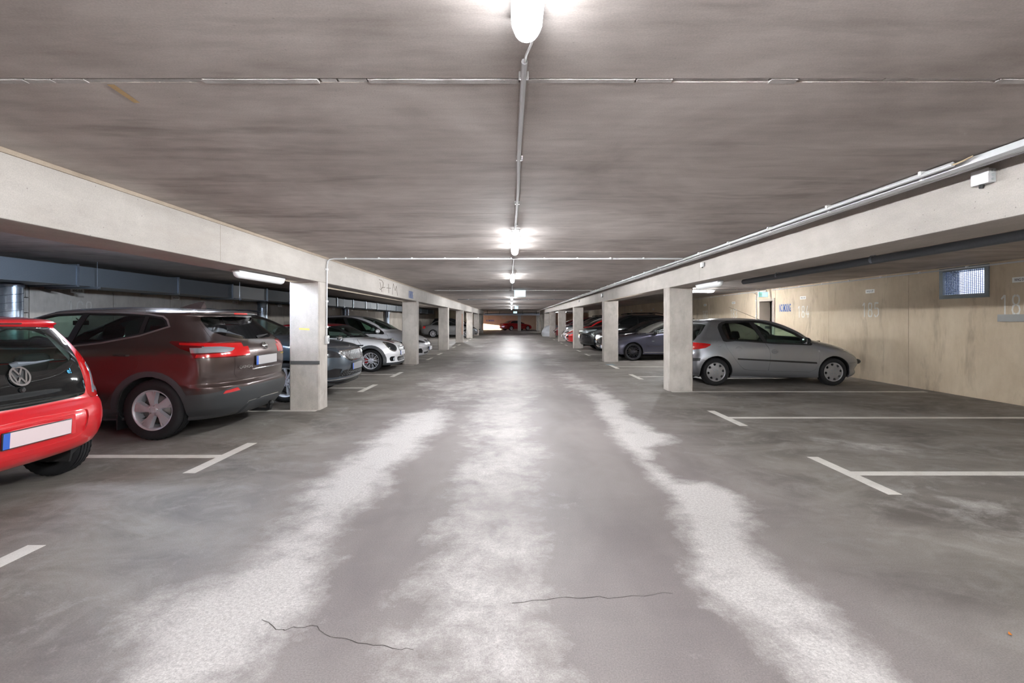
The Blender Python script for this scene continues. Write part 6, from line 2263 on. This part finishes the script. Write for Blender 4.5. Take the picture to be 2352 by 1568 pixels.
PMINI = dict(
    L=3.74, halfw=0.845, paint=M_white_p,
    front=[(3.40, 0.155), (3.70, 0.175), (3.725, 0.24), (3.71, 0.36), (3.74, 0.46), (3.725, 0.54), (3.70, 0.62), (3.63, 0.71), (3.52, 0.765), (3.3, 0.82), (2.95, 0.87), (2.72, 0.895), (2.45, 1.06), (2.2, 1.19),
           (2.0, 1.25), (1.7, 1.28), (1.45, 1.285)],
    rear=[(0.3, 0.18), (0.05, 0.28), (0.0, 0.45), (0.03, 0.62), (0.06, 0.8), (0.12, 0.9), (0.30, 1.10), (0.45, 1.21), (0.8, 1.265), (1.45, 1.285)],
    width=[(0.155, 0.78), (0.24, 0.825), (0.40, 0.842), (0.55, 0.845), (0.72, 0.83), (0.82, 0.80), (0.87, 0.775), (0.92, 0.74), (1.05, 0.68), (1.17, 0.62), (1.225, 0.58), (1.24, 0.555)],
    af=[(0.15, 0.55), (0.5, 0.62), (0.75, 0.72), (0.86, 0.80), (0.92, 0.45), (1.0, 0.30), (1.3, 0.3)], nf=[(0.15, 2.6), (0.8, 2.7), (1.0, 2.9), (1.3, 2.9)],
    ar=[(0.2, 0.4), (1.3, 0.3)], nr=[(0.2, 2.8), (1.3, 2.8)],
    wedge=0.02, flare=0.02, arch=0.335, clad=0.075, wheels_xr=[(0.60, 0.295), (3.07, 0.295)], r=0.295, rim=0.212, tyre_w=0.205, style='cross', rim_mat=M_alloy, caliper=plain('red caliper', rgb(160, 16, 20), 0.4), sill=0.24, tuck=0.03,
    regions=[
        ('roof_panel', 'sideall', [(0.2, 1.185), (0.8, 1.20), (1.5, 1.205), (2.1, 1.20), (2.5, 1.10), (2.6, 1.5), (0.2, 1.5)], dict(lim=(0, 0.3, 2.16))),
        ('front_door', 'side', rounded([(1.42, 0.25), (1.42, 0.88), (2.62, 0.86), (2.66, 0.6), (2.60, 0.25)], 0.05), dict(over=('body',), gap=0.004)),
        ('window_trim', 'side', [(0.45, 0.90), (0.55, 1.175), (1.0, 1.195), (1.6, 1.20), (2.02, 1.19), (2.25, 1.12), (2.62, 0.90), (1.5, 0.885)]),
        ('quarter_window', 'side', [(0.52, 0.915), (0.60, 1.16), (1.35, 1.18), (1.38, 0.905)]),
        ('front_window', 'side', [(1.42, 0.905), (1.40, 1.18), (1.98, 1.172), (2.20, 1.10), (2.50, 0.92)]),
        ('windscreen', 'front', [(-0.2, 0.915), (0.66, 0.93), (0.60, 1.18), (-0.2, 1.215)], dict(ring=('glass_trim', 0.03), lim=(0, 1.9, 2.85))),
        ('back_window', 'rear', [(-0.2, 0.92), (0.55, 0.93), (0.47, 1.17), (-0.2, 1.19)], dict(lim=(0, 0, 0.8))),
        ('headlight', 'front', [(0.555 + 0.118 * math.cos(t * math.pi / 12), 0.655 + 0.105 * math.sin(t * math.pi / 12)) for t in range(24)], dict(ring=('headlight_frame', 0.026), over=('body',))),
        ('grille', 'front', rounded([(-0.2, 0.525), (0.27, 0.53), (0.32, 0.58), (0.30, 0.655), (-0.2, 0.665)], 0.03), dict(ring=('grille_frame', 0.014), over=('body',))),
        ('intake', 'front', rounded([(-0.2, 0.255), (0.38, 0.26), (0.42, 0.30), (0.40, 0.38), (-0.2, 0.385)], 0.03), dict(over=('body',))),
        ('fog_recess', 'front', rounded([(0.52, 0.27), (0.68, 0.27), (0.70, 0.33), (0.68, 0.40), (0.52, 0.40)], 0.03), dict(over=('body',))),
        ('bumper_dark', 'front', [(-0.2, 0.0), (1.0, 0.0), (1.0, 0.205), (-0.2, 0.205)], dict(lim=(0, 2.9, 4))),
        ('stripe', 'top', [(2.75, 0.26), (3.55, 0.20), (3.55, 0.32), (2.75, 0.40)], dict(over=('body',))),
        ('seam', 'front', [(0.0, 0.735), (0.45, 0.735), (0.60, 0.778), (0.62, 0.773), (0.46, 0.729), (0.0, 0.729)], dict(over=('body',), lim=(0, 3.0, 4))),
        ('seam', 'side', [(2.70, 0.86), (2.93, 0.60), (2.925, 0.596), (2.693, 0.857)], dict(over=('body',))),
        ('tail_light', 'rear', [(0.62, 0.62), (0.76, 0.62), (0.74, 0.82), (0.60, 0.82)], dict(lim=(0, 0, 0.5))),
    ],
    parts={'roof_panel': ('roof', plain('red roof paint', rgb(150, 20, 32), 0.3, 0, 0.8), 0.001, 0.01, False), 'headlight': ('headlight', 'lampd', 0.01, 0.02, True), 'headlight_frame': ('headlight_frame', 'chrome', 0.006, 0.02, True),
           'stripe': ('stripe', plain('dark red stripe', rgb(120, 40, 38), 0.35, 0, 0.8), 0.001, 0.004, True), 'quarter_window': ('quarter_window', 'clear', -0.004, 0, True)},
    cabin=dict(seats=(0.95, 1.6), tub=(0.4, 2.75), tubw=0.68, dash=(2.42, 0.88), mirror_in=(2.05, 1.12), floor=0.28, seat_scale=0.8), mirror=(2.30, 0.80, 0.90), mirror_chrome=True, extra=extra_mini,
)

# ------------------------------------------------------------------ blue grey crossover with a ribbed grille (nose to the aisle)
def extra_sk(root, s, sh):
    plate(root, 4.375, 0.545, 1, mat=plain('dull plate', rgb(122, 122, 126), 0.5), tilt=0.03)
    m = MB()
    for k in range(-13, 14):
        y = k * 0.041
        a = abs(y)
        z0 = 0.672 if a < 0.30 else 0.672 + (a - 0.30) * 0.42
        z1 = 0.832 - 0.02 * a / 0.55
        if z1 - z0 < 0.02:
            continue
        V = []
        for z in (z0, z1):
            x = sh.skin_x(a, z)
            V += [(x - 0.02, y - 0.006, z), (x + 0.002, y - 0.004, z), (x + 0.002, y + 0.004, z), (x - 0.02, y + 0.006, z)]
        m.add(V, [(0, 1, 5, 4), (1, 2, 6, 5), (2, 3, 7, 6), (0, 3, 2, 1), (4, 5, 6, 7)])
    m.build('grille_ribs', M_chrome, root)
    e = ring_mesh(0.032, 0.045, 0.012).build('emblem', M_chrome, root)
    e.location, e.rotation_euler = (sh.skin_x(0, 0.885) + 0.002, 0, 0.885), (0, math.radians(-50), 0)
    m = MB()
    stroke(m, [(-0.022, -0.02), (0.0, 0.012), (0.022, -0.004)], 0.014, 0, 0.01)
    m.build('emblem_wing', M_chrome, e)
    for r in range(4):
        m = MB()
        for k in range(-9, 10):
            y = k * 0.075 + (0.037 if r % 2 else 0)
            x = sh.skin_x(abs(y), 0.44) - 0.016
            if abs(y) > 0.54:
                continue
            m.box(x - 0.012, x + 0.004, y - 0.03, y + 0.03, 0.40 + 0.028 * r, 0.40 + 0.028 * r + 0.018, 0.004)
        m.build('intake_mesh', M_trim, root)
    m = MB()
    m.tube([(3.10, -0.55, 1.10), (3.0, -0.05, 1.15)], 0.009, 5)
    m.tube([(3.12, 0.10, 1.10), (2.98, 0.55, 1.14)], 0.009, 5)
    m.build('wiper', M_black, root)
    for sd in (1, -1):
        m = MB()
        m.tube([(0.7, sd * 0.60, 1.535), (1.0, sd * 0.63, 1.565), (2.0, sd * 0.63, 1.56), (2.3, sd * 0.60, 1.525)], 0.016, 6)
        m.build('roof_rail', M_black, root)
PSK = dict(
    L=4.38, halfw=0.92, paint=paint('blue grey paint', rgb(70, 80, 90), 0.6, 0.3),
    front=[(3.95, 0.21), (4.22, 0.235), (4.31, 0.29), (4.335, 0.36), (4.35, 0.46), (4.37, 0.56), (4.365, 0.66), (4.345, 0.78), (4.32, 0.835), (4.24, 0.895), (4.05, 0.945), (3.7, 1.0), (3.38, 1.045), (3.2, 1.075),
           (2.8, 1.27), (2.45, 1.43), (2.2, 1.495), (1.9, 1.525), (1.6, 1.535)],
    rear=[(0.3, 0.25), (0.05, 0.35), (0.0, 0.55), (0.03, 0.8), (0.08, 1.0), (0.25, 1.25), (0.45, 1.42), (0.9, 1.51), (1.6, 1.535)],
    width=[(0.21, 0.82), (0.30, 0.885), (0.5, 0.915), (0.75, 0.92), (0.95, 0.905), (1.03, 0.88), (1.10, 0.84), (1.25, 0.77), (1.40, 0.69), (1.46, 0.635), (1.475, 0.60)],
    af=[(0.2, 0.6), (0.5, 0.66), (0.85, 0.70), (1.0, 0.85), (1.08, 0.5), (1.2, 0.36), (1.55, 0.34)], nf=[(0.2, 2.9), (0.9, 2.9), (1.1, 2.8), (1.5, 2.8)],
    ar=[(0.2, 0.4), (1.5, 0.34)], nr=[(0.2, 2.8), (1.5, 2.8)],
    wedge=0.02, flare=0.014, arch=0.37, wheels_xr=[(0.83, 0.335), (3.465, 0.335)], r=0.335, rim=0.235, tyre_w=0.215, style='ten', rim_mat=M_alloy, sill=0.30, tuck=0.03, spin=0.2,
    regions=[
        ('rear_door', 'side', rounded([(1.15, 0.45), (1.05, 1.02), (1.85, 1.03), (1.85, 0.32)], 0.04), dict(over=('body',), gap=0.004)),
        ('front_door', 'side', rounded([(1.87, 0.32), (1.87, 1.03), (3.0, 1.02), (2.98, 0.32)], 0.04), dict(over=('body',), gap=0.004)),
        ('window_trim', 'side', [(0.55, 1.16), (0.75, 1.40), (1.2, 1.44), (2.0, 1.455), (2.35, 1.39), (2.75, 1.21), (3.02, 1.06), (1.5, 1.05)]),
        ('rear_window_side', 'side', [(0.66, 1.17), (0.80, 1.385), (1.2, 1.42), (1.84, 1.435), (1.84, 1.07), (1.5, 1.07)]),
        ('front_window', 'side', [(1.90, 1.07), (1.90, 1.435), (2.0, 1.435), (2.32, 1.37), (2.7, 1.20), (2.92, 1.08)]),
        ('windscreen', 'front', rounded([(-0.2, 1.095), (0.68, 1.11), (0.74, 1.14), (0.60, 1.455), (-0.2, 1.49)], 0.02), dict(ring=('glass_trim', 0.016), lim=(0, 2.0, 3.35))),
        ('back_window', 'rear', [(-0.2, 1.08), (0.6, 1.10), (0.52, 1.40), (-0.2, 1.42)], dict(lim=(0, 0, 0.8))),
        ('grille', 'front', rounded([(-0.2, 0.665), (0.30, 0.665), (0.40, 0.69), (0.60, 0.80), (0.56, 0.825), (-0.2, 0.838)], 0.015), dict(ring=('grille_frame', 0.018), over=('body',))),
        ('headlight_dark', 'front', rounded([(0.58, 0.73), (0.84, 0.74), (0.96, 0.80), (0.96, 0.88), (0.80, 0.875), (0.645, 0.825)], 0.015), dict(over=('body',), gap=0.004, lim=(0, 3.3, 5))),
        ('intake', 'front', rounded([(-0.2, 0.385), (0.55, 0.385), (0.62, 0.42), (0.52, 0.50), (-0.2, 0.505)], 0.02), dict(over=('body',))),
        ('fog_recess', 'front', rounded([(0.60, 0.39), (0.88, 0.40), (0.90, 0.50), (0.72, 0.55), (0.56, 0.52)], 0.02), dict(over=('body',), lim=(0, 3.4, 5))),
        ('intake', 'front', rounded([(-0.2, 0.265), (0.60, 0.27), (0.80, 0.31), (0.80, 0.335), (-0.2, 0.325)], 0.02), dict(lim=(0, 3.4, 5))),
        ('silver_skirt', 'front', [(-0.2, 0.345), (0.95, 0.352), (0.95, 0.362), (-0.2, 0.358)], dict(lim=(0, 3.5, 5))),
        ('bonnet', 'top', rounded([(3.28, -0.5), (4.18, -0.5), (4.20, 0.30), (4.12, 0.55), (3.9, 0.70), (3.30, 0.76)], 0.05), dict(over=('body',), gap=0.004)),
    ],
    parts={'rear_window_side': ('rear_door_window', 'clear', -0.004, 0.0, True), 'silver_skirt': ('chrome_lip', 'chrome', 0.006, 0.01, False)},
    cabin=dict(seats=(1.25, 2.1), tub=(0.4, 3.2), tubw=0.74, dash=(2.92, 1.03), mirror_in=(2.42, 1.33), floor=0.38, seat_scale=1.0), mirror=(2.78, 0.87, 1.10), handles=[(1.25, 0.905, 0.93), (2.05, 0.91, 0.92)],
    extra=extra_sk,
)

# ------------------------------------------------------------------ purple grey sedan (nose to the aisle, right)
def extra_sedan(root, s, sh):
    plate(root, s['L'] + 0.005, 0.42, 1)
    for sd in (1, -1):
        m = MB()
        m.box(2.92, 3.0, sd * 0.868 - 0.006, sd * 0.868 + 0.006, 0.645, 0.675, 0.006)
        m.build('side_repeater', M_clearlens, root)
PSED = dict(
    L=4.50, halfw=0.87, paint=paint('purple grey paint', rgb(70, 70, 84), 0.6, 0.3),
    front=[(4.1, 0.16), (4.40, 0.18), (4.47, 0.28), (4.50, 0.42), (4.48, 0.55), (4.44, 0.63), (4.33, 0.70), (4.0, 0.79), (3.55, 0.86), (3.28, 0.90), (3.0, 1.05), (2.7, 1.20), (2.45, 1.295), (2.2, 1.345), (1.9, 1.362)],
    rear=[(0.3, 0.22), (0.05, 0.30), (0.0, 0.5), (0.04, 0.75), (0.08, 0.90), (0.14, 0.955), (0.40, 0.985), (0.62, 1.01), (0.95, 1.19), (1.25, 1.30), (1.6, 1.35), (1.9, 1.362)],
    width=[(0.16, 0.80), (0.22, 0.85), (0.35, 0.862), (0.55, 0.87), (0.7, 0.862), (0.82, 0.84), (0.90, 0.815), (0.96, 0.765), (1.1, 0.70), (1.24, 0.62), (1.29, 0.575), (1.305, 0.55)],
    af=[(0.15, 0.6), (0.5, 0.7), (0.75, 0.85), (0.9, 0.7), (1.0, 0.36), (1.4, 0.34)], nf=[(0.2, 2.8), (1.4, 2.8)],
    ar=[(0.2, 0.45), (0.95, 0.5), (1.1, 0.32), (1.4, 0.3)], nr=[(0.2, 2.8), (1.4, 2.8)],
    wedge=0.015, flare=0.02, arch=0.335, wheels_xr=[(1.02, 0.30), (3.62, 0.30)], r=0.30, rim=0.225, tyre_w=0.215, style='multi', rim_mat=M_alloyd, tuck=0.02,
    regions=[
        ('front_door', 'side', rounded([(2.05, 0.22), (2.05, 0.92), (3.16, 0.90), (3.18, 0.22)], 0.04), dict(over=('body',), gap=0.005)),
        ('rear_door', 'side', rounded([(1.35, 0.40), (1.15, 0.92), (2.03, 0.92), (2.03, 0.22), (1.50, 0.22)], 0.04), dict(over=('body',), gap=0.005)),
        ('chrome_trim', 'side', [(0.88, 0.985), (1.15, 1.20), (1.5, 1.275), (2.1, 1.29), (2.45, 1.235), (2.8, 1.09), (3.12, 0.915), (2.0, 0.925)]),
        ('window_trim', 'side', [(0.92, 0.99), (1.17, 1.185), (1.5, 1.258), (2.1, 1.272), (2.44, 1.218), (2.78, 1.078), (3.06, 0.928), (2.0, 0.938)]),
        ('rear_window_side', 'side', [(1.02, 1.0), (1.22, 1.17), (1.5, 1.235), (2.03, 1.25), (2.03, 0.955)]),
        ('front_window', 'side', [(2.09, 0.955), (2.09, 1.25), (2.42, 1.20), (2.72, 1.075), (2.92, 0.95)]),
        ('windscreen', 'front', rounded([(-0.2, 0.92), (0.64, 0.935), (0.69, 0.97), (0.54, 1.285), (-0.2, 1.32)], 0.02), dict(ring=('glass_trim', 0.016), lim=(0, 2.2, 3.5))),
        ('back_window', 'rear', [(-0.2, 1.03), (0.60, 1.045), (0.50, 1.28), (-0.2, 1.31)], dict(ring=('glass_trim', 0.016), lim=(0, 0.4, 1.6))),
        ('headlight', 'front', rounded([(0.40, 0.55), (0.72, 0.56), (0.80, 0.60), (0.78, 0.67), (0.45, 0.68)], 0.02), dict(over=('body',), gap=0.004, lim=(0, 3.4, 5))),
        ('grille', 'front', rounded([(-0.2, 0.52), (0.30, 0.52), (0.34, 0.66), (-0.2, 0.675)], 0.02), dict(ring=('grille_frame', 0.014), over=('body',))),
        ('intake', 'front', rounded([(-0.2, 0.23), (0.70, 0.24), (0.70, 0.34), (-0.2, 0.36)], 0.02), dict(over=('body',))),
        ('chrome_trim', 'side', [(1.52, 0.487), (3.17, 0.487), (3.17, 0.500), (1.52, 0.500)], dict(over=('front_door', 'rear_door', 'seam'))),
        ('chrome_trim', 'side', [(1.45, 0.275), (3.25, 0.275), (3.25, 0.290), (1.45, 0.290)], dict(over=('front_door', 'rear_door', 'seam', 'body'))),
        ('tail_light', 'rear', [(0.50, 0.72), (0.9, 0.70), (0.9, 0.90), (0.55, 0.90)], dict(over=('body',), lim=(0, -1, 0.5))),
        ('tail_light', 'side', [(-0.1, 0.72), (0.22, 0.72), (0.30, 0.90), (-0.1, 0.90)], dict(over=('body',))),
        ('seam', 'side', [(4.05, 0.485), (4.42, 0.485), (4.42, 0.48), (4.05, 0.48)], dict(over=('body',))),
    ],
    parts={'rear_window_side': ('rear_door_window', 'clear', -0.004, 0.0, True), 'windscreen': ('windscreen', plain('dusty windscreen', rgb(108, 106, 102), 0.35, 0.0, 0.6), -0.003, 0.0, False)},
    cabin=dict(seats=(1.4, 2.2), tub=(0.8, 3.3), tubw=0.68, dash=(3.0, 0.90), mirror_in=(2.6, 1.17), floor=0.28, seat_scale=0.88), mirror=(2.90, 0.80, 0.935), mirror_mat=M_trim, handles=[(1.45, 0.855, 0.76), (2.25, 0.86, 0.75)],
    extra=extra_sedan,
)

# ------------------------------------------------------------------ variants for the further rows
def variant(s, **kw):
    r = dict(s)
    r.update(kw)
    return r
M_silverw = paint('pale silver paint', rgb(206, 206, 210), 0.2, 0.32)
M_blackp = paint('black paint', rgb(16, 18, 22), 0.2, 0.25)
M_redp = paint('bright red paint', rgb(196, 22, 26), 0.0, 0.3)
M_wine = paint('wine red paint', rgb(128, 22, 30), 0.3, 0.3)
M_greyp = paint('mid grey paint', rgb(120, 120, 122), 0.6, 0.35)
_dark = dict(P206['parts'])
_dark.update({'rear_window_side': ('rear_door_window', 'dark', -0.004, 0.0, True), 'front_window': ('front_door_window', 'dark', -0.004, 0.0, True),
              'windscreen': ('windscreen', 'dark', -0.003, 0.0, False), 'back_window': ('back_window', 'dark', -0.003, 0.0, False), 'quarter_window': ('quarter_window', 'dark', -0.004, 0.0, True)})
def dark_glass(s):
    p = dict(s.get('parts', {}))
    p.update({k: v for k, v in _dark.items() if 'window' in k or k == 'windscreen'})
    p['window_trim'] = DEFAULT_PARTS['window_trim']
    return p
def extra_plate(root, s, sh):
    plate(root, s['L'] + 0.008, s.get('plate_z', 0.45), 1)
def extra_mpv(root, s, sh):
    plate(root, 3.84, 0.40, 1)
    m = MB()
    m.tube([(0.6, 0.0, 1.38), (0.42, 0.0, 1.52)], 0.004, 5)
    m.build('antenna', M_black, root)
PMPV = variant(P206, paint=M_silverw, lod=1, style='five', rim_mat=M_alloy, scale=(1.12, 1.05, 1.08), mirror_mat=None, handle_round=False, handles=[(1.09, 0.815, 0.75), (1.90, 0.82, 0.74)], extra=extra_mpv,
    regions=[r for r in P206['regions'] if r[0] not in ('rub_strip', 'fuel_flap', 'bumper_dark', 'headlight', 'intake')] + [
        ('headlight_dark', 'front', rounded([(0.34, 0.585), (0.50, 0.64), (0.72, 0.70), (0.80, 0.70), (0.78, 0.63), (0.55, 0.575)], 0.015), dict(over=('body',), lim=(0, 2.8, 4))),
        ('grille', 'front', rounded([(-0.2, 0.50), (0.22, 0.50), (0.32, 0.60), (0.30, 0.66), (-0.2, 0.675)], 0.02), dict(ring=('grille_frame', 0.012), over=('body',), lim=(0, 2.8, 4))),
        ('intake', 'front', rounded([(-0.2, 0.24), (0.40, 0.24), (0.46, 0.30), (-0.2, 0.31)], 0.02), dict(over=('body',))),
        ('fog_recess', 'front', rounded([(0.48, 0.26), (0.74, 0.28), (0.76, 0.40), (0.62, 0.42), (0.50, 0.34)], 0.03), dict(over=('body',), lim=(0, 2.8, 4)))])
PWAG = variant(PSK, paint=M_blackp, lod=1, scale=(1.02, 0.98, 0.915), style='ten', parts=dark_glass(PSK), lining=False, regions=[r for r in PSK['regions'] if r[0] != 'bonnet'])
def extra_suv(root, s, sh):
    plate(root, 4.375, 0.56, 1)
    for z in (0.70, 0.76):
        m = MB()
        m.box(4.29, 4.36, -0.46, 0.46, z - 0.012, z + 0.012, 0.005)
        m.build('grille_bar', M_chrome, root)
    e = ring_mesh(0.05, 0.062, 0.014).build('emblem', M_chrome, root)
    e.location = (4.365, 0, 0.735)
    for sd in (1, -1):
        m = MB()
        m.tube([(0.7, sd * 0.60, 1.535), (1.0, sd * 0.63, 1.575), (2.0, sd * 0.63, 1.57), (2.3, sd * 0.60, 1.525)], 0.018, 6)
        m.build('roof_rail', plain('black gloss rail', rgb(10, 10, 12), 0.2), root)
PSUV = variant(PSK, paint=M_blackp, lod=1, scale=(1.0, 1.0, 1.07), style='five', rim_mat=M_alloy, parts=dark_glass(PSK), extra=extra_suv,
    regions=[r for r in PSK['regions'] if r[0] not in ('bonnet', 'headlight_dark', 'silver_skirt')] + [
        ('headlight', 'front', rounded([(0.52, 0.72), (0.80, 0.75), (0.96, 0.86), (0.96, 0.90), (0.74, 0.87), (0.58, 0.82)], 0.015), dict(over=('body', 'grille_frame'), lim=(0, 3.3, 5)))])
PRED = variant(P206, paint=M_redp, lod=1, scale=(1.0, 1.0, 1.02), style='five', rim_mat=M_alloy, parts=dark_glass(P206))
PSEDFAR = variant(PSED, paint=M_greyp, lod=1, style='seven', rim_mat=M_alloy, parts=dark_glass(PSED))
# ------------------------------------------------------------------ parking the cars
make_car(P206, 'silver five-door hatchback parked nose to the beige wall', 3.6275 + 3.83 / 2, 10.03 + 0.80, 0)
make_car(PUP, 'small bright red city car with black glass hatch, cut by the picture edge', -3.53 - 3.54 / 2, 3.60, 180)
make_car(PQ, 'brown crossover with red tail lights and grey alloy wheels beside the red city car', -3.185 - 4.39 / 2, 6.33, 180)
make_car(PSK, 'blue grey crossover with ribbed chrome grille behind the taped column', -2.82 - 4.38 / 2, 8.87, 0)
make_car(PMINI, 'white coupe with red roof, cross-spoke wheels and round headlights', -3.02 - 3.74 / 2, 13.5, 0)
make_car(PSED, 'purple grey sedan with dark many-spoke wheels, nose hidden by a column', 3.22 + 4.5 / 2, 17.08, 180)

make_car(PMPV, 'pale silver compact van behind the white coupe, nose past the damp column', -2.74 - 3.83 * 1.12 / 2, 16.35, 0)
make_car(PMPV, 'second pale silver compact van, set back behind the first one', -3.62 - 3.83 * 1.12 / 2, 18.85, 0)
make_car(PSEDFAR, 'mid grey sedan side-on between the far columns, red tail light showing', -7.15 + 4.5 / 2, 38.75, 0)
make_car(variant(P206, paint=M_blackp, lod=2, parts=dark_glass(P206), scale=(1.05, 1.0, 1.1)), 'dark hatchback behind the mid grey sedan between the far columns', -2.95 - 3.83 * 1.05 / 2, 41.3, 0)
make_car(variant(P206, paint=M_white_p, lod=2, parts=dark_glass(P206)), 'white hatchback nose peeking out between the last columns past the grey sedan', -2.93 - 3.83 / 2, 45.9, 0)
make_car(PWAG, 'black estate car behind the purple grey sedan', 3.44 + 4.38 * 1.02 / 2, 19.55, 180)
make_car(PSUV, 'black crossover with chrome grille bars and roof rails, nose sticking into the aisle', 3.12 + 4.38 / 2, 22.25, 180)
make_car(PRED, 'bright red hatchback nose showing past the black crossover', 3.0 + 3.83 / 2, 26.6, 180)
make_car(variant(PMPV, lod=1, parts=dark_glass(PMPV), paint=M_white_p), 'white compact van nose just behind the bright red hatchback', 3.06 + 3.83 * 1.12 / 2, 29.1, 180)
make_car(variant(PSUV, lod=2), 'second black crossover further away behind the white compact van', 3.6 + 4.38 / 2, 33.3, 180)
make_car(variant(P206, paint=M_wine, lod=2, parts=dark_glass(P206), style='five', rim_mat=M_alloy, scale=(1.1, 1.05, 1.12)), 'dark wine red car between the far columns', 3.2 + 3.83 * 1.1 / 2, 36.0, 180)
make_car(variant(P206, paint=M_wine, lod=2, parts=dark_glass(P206), scale=(1.0, 1.0, 1.0)), 'small wine red car right behind the covered motorcycle', 3.35 + 3.83 / 2, 42.4, 180)
make_car(variant(PSED, paint=paint('sedan red paint', rgb(150, 14, 22), 0.1, 0.3), lod=1, style='five', rim_mat=M_alloy, parts=dark_glass(PSED)), 'distant red sedan in front of the warm lit far wall', 0.62, 64.6, 32)
# covered motorcycle
e = empty('covered_motorcycle', (3.35, 40.6, 0), 0)
e.scale = (0.8, 0.8, 0.9)
mb = MB()
rnd = random.Random(4)
rows = []
n = 22
prof = [(0.0, 0.42, 0.95), (0.25, 0.42, 1.0), (0.5, 0.38, 0.98), (0.75, 0.30, 0.86), (0.95, 0.22, 0.66), (1.08, 0.12, 0.42), (1.13, 0.04, 0.15)]
for z, w, l in prof:
    rows.append([(l * math.cos(2 * math.pi * k / n) * (1 + 0.05 * math.sin(5 * k + z * 9)), w * math.sin(2 * math.pi * k / n) * (1 + 0.10 * math.sin(7 * k + z * 4)), z * (1.0 + 0.08 * math.cos(2 * math.pi * k / n))) for k in range(n)])
V = [p for r in rows for p in r]
F = [(i * n + k, i * n + (k + 1) % n, (i + 1) * n + (k + 1) % n, (i + 1) * n + k) for i in range(len(rows) - 1) for k in range(n)] + [tuple((len(rows) - 1) * n + k for k in range(n))]
mb.add(V, F, None, True)
mb.build('cover', plain('silver tarp', rgb(176, 178, 184), 0.4, 0.3, grain=0.1), e)
for x in (-0.7, 0.7):
    m = MB()
    m.lathe([(0.18, -0.05), (0.30, -0.05), (0.31, 0.0), (0.30, 0.05), (0.18, 0.05)], 20, Matrix.Translation((x, 0, 0.31)), 'y')
    m.build('tyre', M_tyre, e)
tag(e, 'motorcycle under a silver cover beside the far column', 'motorcycle')

# an orange leaf blown in on the floor
lx, ly = ground(2320, 1457)
mb = MB()
P = [(-0.012, 0.0, 0.004), (-0.004, 0.006, 0.002), (0.006, 0.005, 0.001), (0.013, 0.0, 0.006), (0.006, -0.005, 0.001), (-0.004, -0.006, 0.002)]
mb.add(P + [(x, y, z + 0.001) for x, y, z in P], [tuple(range(6))[::-1], tuple(range(6, 12))] + [(i, (i + 1) % 6, 6 + (i + 1) % 6, 6 + i) for i in range(6)])
o = mb.build('fallen_leaf', plain('orange leaf', rgb(206, 120, 40), 0.7))
o.location, o.rotation_euler = (lx, ly, 0.0005), (0, 0, 1.1)
tag(o, 'tiny orange leaf lying on the floor of the empty bays', 'leaf')
